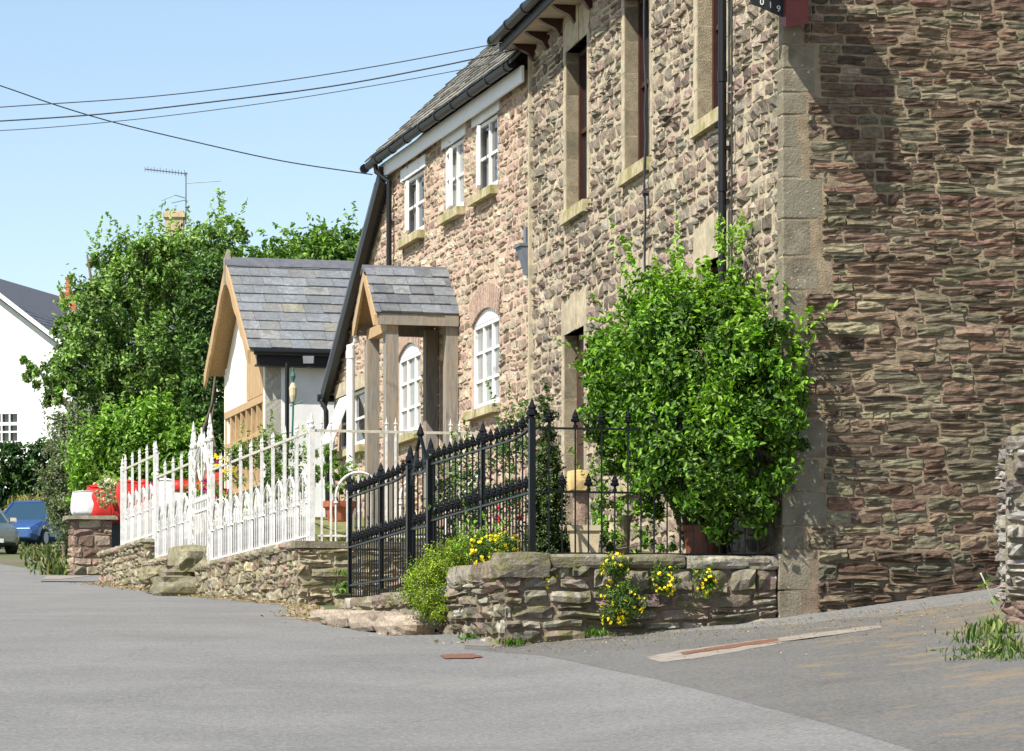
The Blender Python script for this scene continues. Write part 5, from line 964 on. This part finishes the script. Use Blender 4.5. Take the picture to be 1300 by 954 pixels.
# small house hidden by the feathery tree, with chimney and aerial
HB = Fr((-7.6, 92), (1, 0), (0, -1)); hb2 = thing('cottage', 'half hidden cottage with yellow brick chimney stack behind the feathery tree', 'house', HB.p(0, 0, 5))
mb = MB(); mb.fbox(HB, -2.2, 2.2, -5, 0, 4, 9); mb.build('wall', M['cream'], hb2); mb = MB(); mb.fprism(Fr(HB.p(0, 0, 0), HB.n, HB.a), [(.3, 8.9), (-5.3, 8.9), (-2.5, 11.2)], -2.4, 2.4); mb.build('roof', M['ridge'], hb2)
q = P(222, 272, 94.5); ch = Fr(q, (1, 0), (0, -1)); mb = MB(); mb.fbox(ch, -.24, .24, -.25, .25, 10.0, q.z - .12); mb.fbox(ch, -.29, .29, -.3, .3, q.z - .12, q.z); mb.fbox(ch, -.25, .25, -.26, .26, q.z, q.z + .06); c_ = mb.build('chimney', M['brick'], hb2)
an = thing('tv_aerial', 'television aerial with a long comb of rods on the yellow chimney', 'aerial', P(236, 262, 94.4)); mb = MB(); a = P(236, 285, 94.4); b = P(236, 219, 94.4); mb.tube([a, b], .022, 6); mb.tube([P(234, 290, 94.4), P(222, 285, 94.3)], .015, 5); mb.build('mast', M['alum'], an)
mb = MB(); a = P(184, 215, 94); b = P(238, 221, 94.4); mb.tube([a, b], .016, 5)
for k in range(14): p = a.lerp(b, k / 14); mb.tube([p + Vector((0, .0, -.07)), p + Vector((0, 0, .09 if k % 2 else .06))], .008, 4)
mb.build('rods', M['alum'], an); mb = MB(); mb.tube([P(236, 233, 94.4), P(280, 230, 94)], .012, 5); mb.tube([P(205, 255, 94.2), P(222, 248, 94.3), P(236, 252, 94.4)], .012, 5); mb.tube([P(218, 258, 94.2), P(237, 254, 94.4)], .01, 5); mb.build('cross_rods', M['alum'], an)
# overhead wires
def wire(label, pts, d0, d1, r=.009):
    n = len(pts); mb = MB(); P3 = [P(x, y, lerp(d0, d1, i / (n - 1))) for i, (x, y) in enumerate(pts)]; out = []
    for i in range(n - 1):
        for k in range(6): 
            t = k / 6; p0 = P3[max(i - 1, 0)]; p1 = P3[i]; p2 = P3[i + 1]; p3 = P3[min(i + 2, n - 1)]
            out.append(.5 * ((2 * p1) + (p2 - p0) * t + (2 * p0 - 5 * p1 + 4 * p2 - p3) * t * t + (3 * p1 - p0 - 3 * p2 + p3) * t ** 3))
    out.append(P3[-1]); mb.tube(out, r, 5); tag(mb.build('overhead_wire', M['wire'], base=P3[-1]), label, 'wire', 'overhead wires')
wire('topmost overhead wire running left from the gutter of the stone building', [(-120, 145), (20, 135), (180, 124), (330, 107), (480, 84), (640, 54)], 44.5, 43.3, .007)
wire('thickest of the three overhead wires, the middle one', [(-120, 160), (0, 154), (130, 145), (250, 132), (420, 110), (560, 84), (660, 62)], 44.5, 43.4, .0095)
wire('faint lowest of the three overhead wires to the stone building', [(-120, 170), (20, 165), (170, 152), (330, 132), (480, 108), (600, 86), (680, 68)], 46, 44.2, .0055)
wire('single overhead wire sagging down to the end of the house gutter', [(-120, 70), (0, 109), (75, 135), (150, 157), (250, 181), (360, 205), (473, 222)], 50, 52.2, .009)
# cars
def car(label, X, Y, head, paint, L=4.0, W=1.7, H=1.45):
    z = G(X, Y); t = thing('parked_car', label, 'car', (X, Y, z)); ca, sa = math.cos(head), math.sin(head); gs = (G(X + ca * .5, Y + sa * .5) - G(X - ca * .5, Y - sa * .5))
    def q(l, w, h): return Vector((X + ca * l - sa * w, Y + sa * l + ca * w, z + h + gs * l))
    st = [(-.50, .62, .40, .50, .36), (-.485, .80, .84, .50, .30), (-.36, .86, .88, .5, .2), (-.1, .87, .90, .5, .18), (.18, .87, .90, .5, .18), (.30, .86, .86, .5, .2), (.44, .82, .74, .5, .24), (.495, .70, .62, .5, .32), (.50, .6, .5, .5, .36)]
    V = []; n = 8
    for (s, w, hb, _, hl) in st:
        w2 = W / 2 * w / .87
        for (a, h) in ((-.9, hl), (-1, hl + .15), (-1, hb - .12), (-.9, hb), (.9, hb), (1, hb - .12), (1, hl + .15), (.9, hl)): V.append(q(s * L, w2 * a, h))
    fs = [(i * n + k, i * n + (k + 1) % n, (i + 1) * n + (k + 1) % n, (i + 1) * n + k) for i in range(len(st) - 1) for k in range(n)] + [tuple(range(n)), tuple(range((len(st) - 1) * n, len(st) * n))]
    mb = MB(); mb.mesh(V, fs); bd_ = mb.build('body', paint, t, sm=False)
    bv = bd_.modifiers.new('b', 'BEVEL'); bv.width = .04; bv.segments = 2
    cb = [(-.46, .86), (.27, .86), (.10, H - .04), (-.34, H - .04)]; w0, w1 = W / 2 * .9, W / 2 * .70
    mb = MB(); mb.hexa([q(cb[0][0] * L, -w0, .86), q(cb[1][0] * L, -w0, .86), q(cb[1][0] * L, w0, .86), q(cb[0][0] * L, w0, .86), q(cb[3][0] * L, -w1, H - .05), q(cb[2][0] * L, -w1, H - .05), q(cb[2][0] * L, w1, H - .05), q(cb[3][0] * L, w1, H - .05)]); mb.build('windows', M['carglass'], t)
    mb = MB(); mb.hexa([q(cb[3][0] * L - .03, -w1 - .02, H - .06), q(cb[2][0] * L + .03, -w1 - .02, H - .06), q(cb[2][0] * L + .03, w1 + .02, H - .06), q(cb[3][0] * L - .03, w1 + .02, H - .06), q(cb[3][0] * L + .1, -w1 + .08, H), q(cb[2][0] * L - .1, -w1 + .08, H), q(cb[2][0] * L - .1, w1 - .08, H), q(cb[3][0] * L + .1, w1 - .08, H)])
    for s in (-1, 1):
        for (a, b) in ((cb[0], cb[3]), (cb[1], cb[2])): mb.tube([q(a[0] * L, s * w0, .86), q(b[0] * L, s * w1, H - .05)], .045, 6)
        mb.tube([q(-.08 * L, s * w0, .86), q(-.09 * L, s * w1, H - .05)], .035, 6)
    mb.build('roof', paint, t)
    for s in (-1, 1):
        mb = MB(); c = q(.22 * L, s * (W / 2 + .08), .95); rock(mb, c, (.12, .2, .13), random.Random(1), (1, 1, 1), amp=.01, rot=head); mb.build('wing_mirror', M['chrome'], t)
        mb = MB(); mb.hexa([q(.46 * L, s * .42 * W, .5), q(.492 * L, s * .28 * W, .52), q(.492 * L, s * .28 * W, .53), q(.46 * L, s * .42 * W, .52), q(.44 * L, s * .46 * W, .68), q(.48 * L, s * .28 * W, .68), q(.47 * L, s * .28 * W, .69), q(.43 * L, s * .46 * W, .69)]); mb.build('headlight', M['chrome'], t)
        for l in (-.31, .32):
            mb = MB(); c = q(l * L, s * (W / 2 - .1), .31); ax = (q(0, 1, 0) - q(0, 0, 0)); mb.tube([c - ax * .1, c + ax * .1], .31, 18); wh = mb.build('wheel', M['tyre'], t); mb = MB(); mb.tube([c + ax * s * .09, c + ax * s * .11], .19, 14); mb.build('hub_cap', M['alum'], wh)
    mb = MB(); mb.hexa([q(.49 * L, -.26, .32), q(.505 * L, -.26, .32), q(.505 * L, .26, .32), q(.49 * L, .26, .32), q(.49 * L, -.26, .43), q(.505 * L, -.26, .43), q(.505 * L, .26, .43), q(.49 * L, .26, .43)]); mb.build('number_plate', M['white'], t)
p = P(46, 690, 109); car('blue parked car partly hidden by the grey green roadside shrub', p.x, 109, R(-105), M['bluecar'])
p = P(-38, 690, 99); car('dark grey green parked car cut off by the left edge of the picture', p.x, 99, R(-62), M['greycar'])
# skip bin and plastic bags by the driveway
sk = thing('skip_bin', 'dark grey bin behind the gate pillar with plastic bags heaped on it', 'bin', P(158, 700, 71)); BF = Fr(P(140, 0, 71.6), (.969, .2468), (.2468, -.969)); mb = MB()
mb.hexa([BF.p(-.3, -.9, 2.4), BF.p(1.3, -.9, 2.4), BF.p(1.3, 0, 2.4), BF.p(-.3, 0, 2.4), BF.p(-.4, -1.0, 3.78), BF.p(1.4, -1.0, 3.78), BF.p(1.4, .1, 3.78), BF.p(-.4, .1, 3.78)]); mb.build('tub', M['bin'], sk); mb = MB(); mb.fbox(BF, -.45, 1.45, -1.05, .16, 3.78, 3.85); mb.build('rim', M['bin'], sk)
def bag(label, x, y, d, s, m_, seed, amp=.10, peaks=(), rot=.2):
    rg = random.Random(seed); mb = MB(); c = P(x, y, d); rock(mb, c, s, rg, (1, 1, 1), amp=amp, rot=rot)
    for (dx, dz, r, h) in peaks: mb.lathe((c.x + dx, c.y - .1, c.z + dz), [(r, 0), (r * .8, h * .3), (r * .35, h * .7), (.02, h)], 8)
    o = mb.build('plastic_bag', m_, base=(c.x, c.y, c.z - s[2] / 2), sm=True); sb = o.modifiers.new('s', 'SUBSURF'); sb.levels = 2; sb.render_levels = 2; return tag(o, label, 'bag', 'plastic bags heaped by the driveway')
bag('white plastic bag at the left end of the heap, above the gate pillar', 109, 640, 71.2, (.55, .55, .50), M['whitesheet'], 1, .09)
bag('large red plastic bag with a pointed corner above the gate pillar', 140, 640, 71.3, (.95, .6, .72), M['red'], 2, .08, peaks=[(-.30, .16, .24, .26)])
bag('red and pink plastic bag with a peak, seen through the farthest white railings', 176, 634, 70, (.8, .6, .7), M['red'], 3, .1, peaks=[(.1, .16, .22, .24)])
bag('white rounded plastic bag behind the middle white railing', 216, 635, 65, (.55, .5, .75), M['whitesheet'], 4, .06)
bag('red plastic sheet glimpsed behind the middle white railing', 240, 617, 63.5, (.6, .4, .24), M['red'], 5, .06)
bag('red plastic sheet glimpsed between the white gate and the cottage', 276, 608, 62, (.5, .4, .22), M['red'], 6, .06)
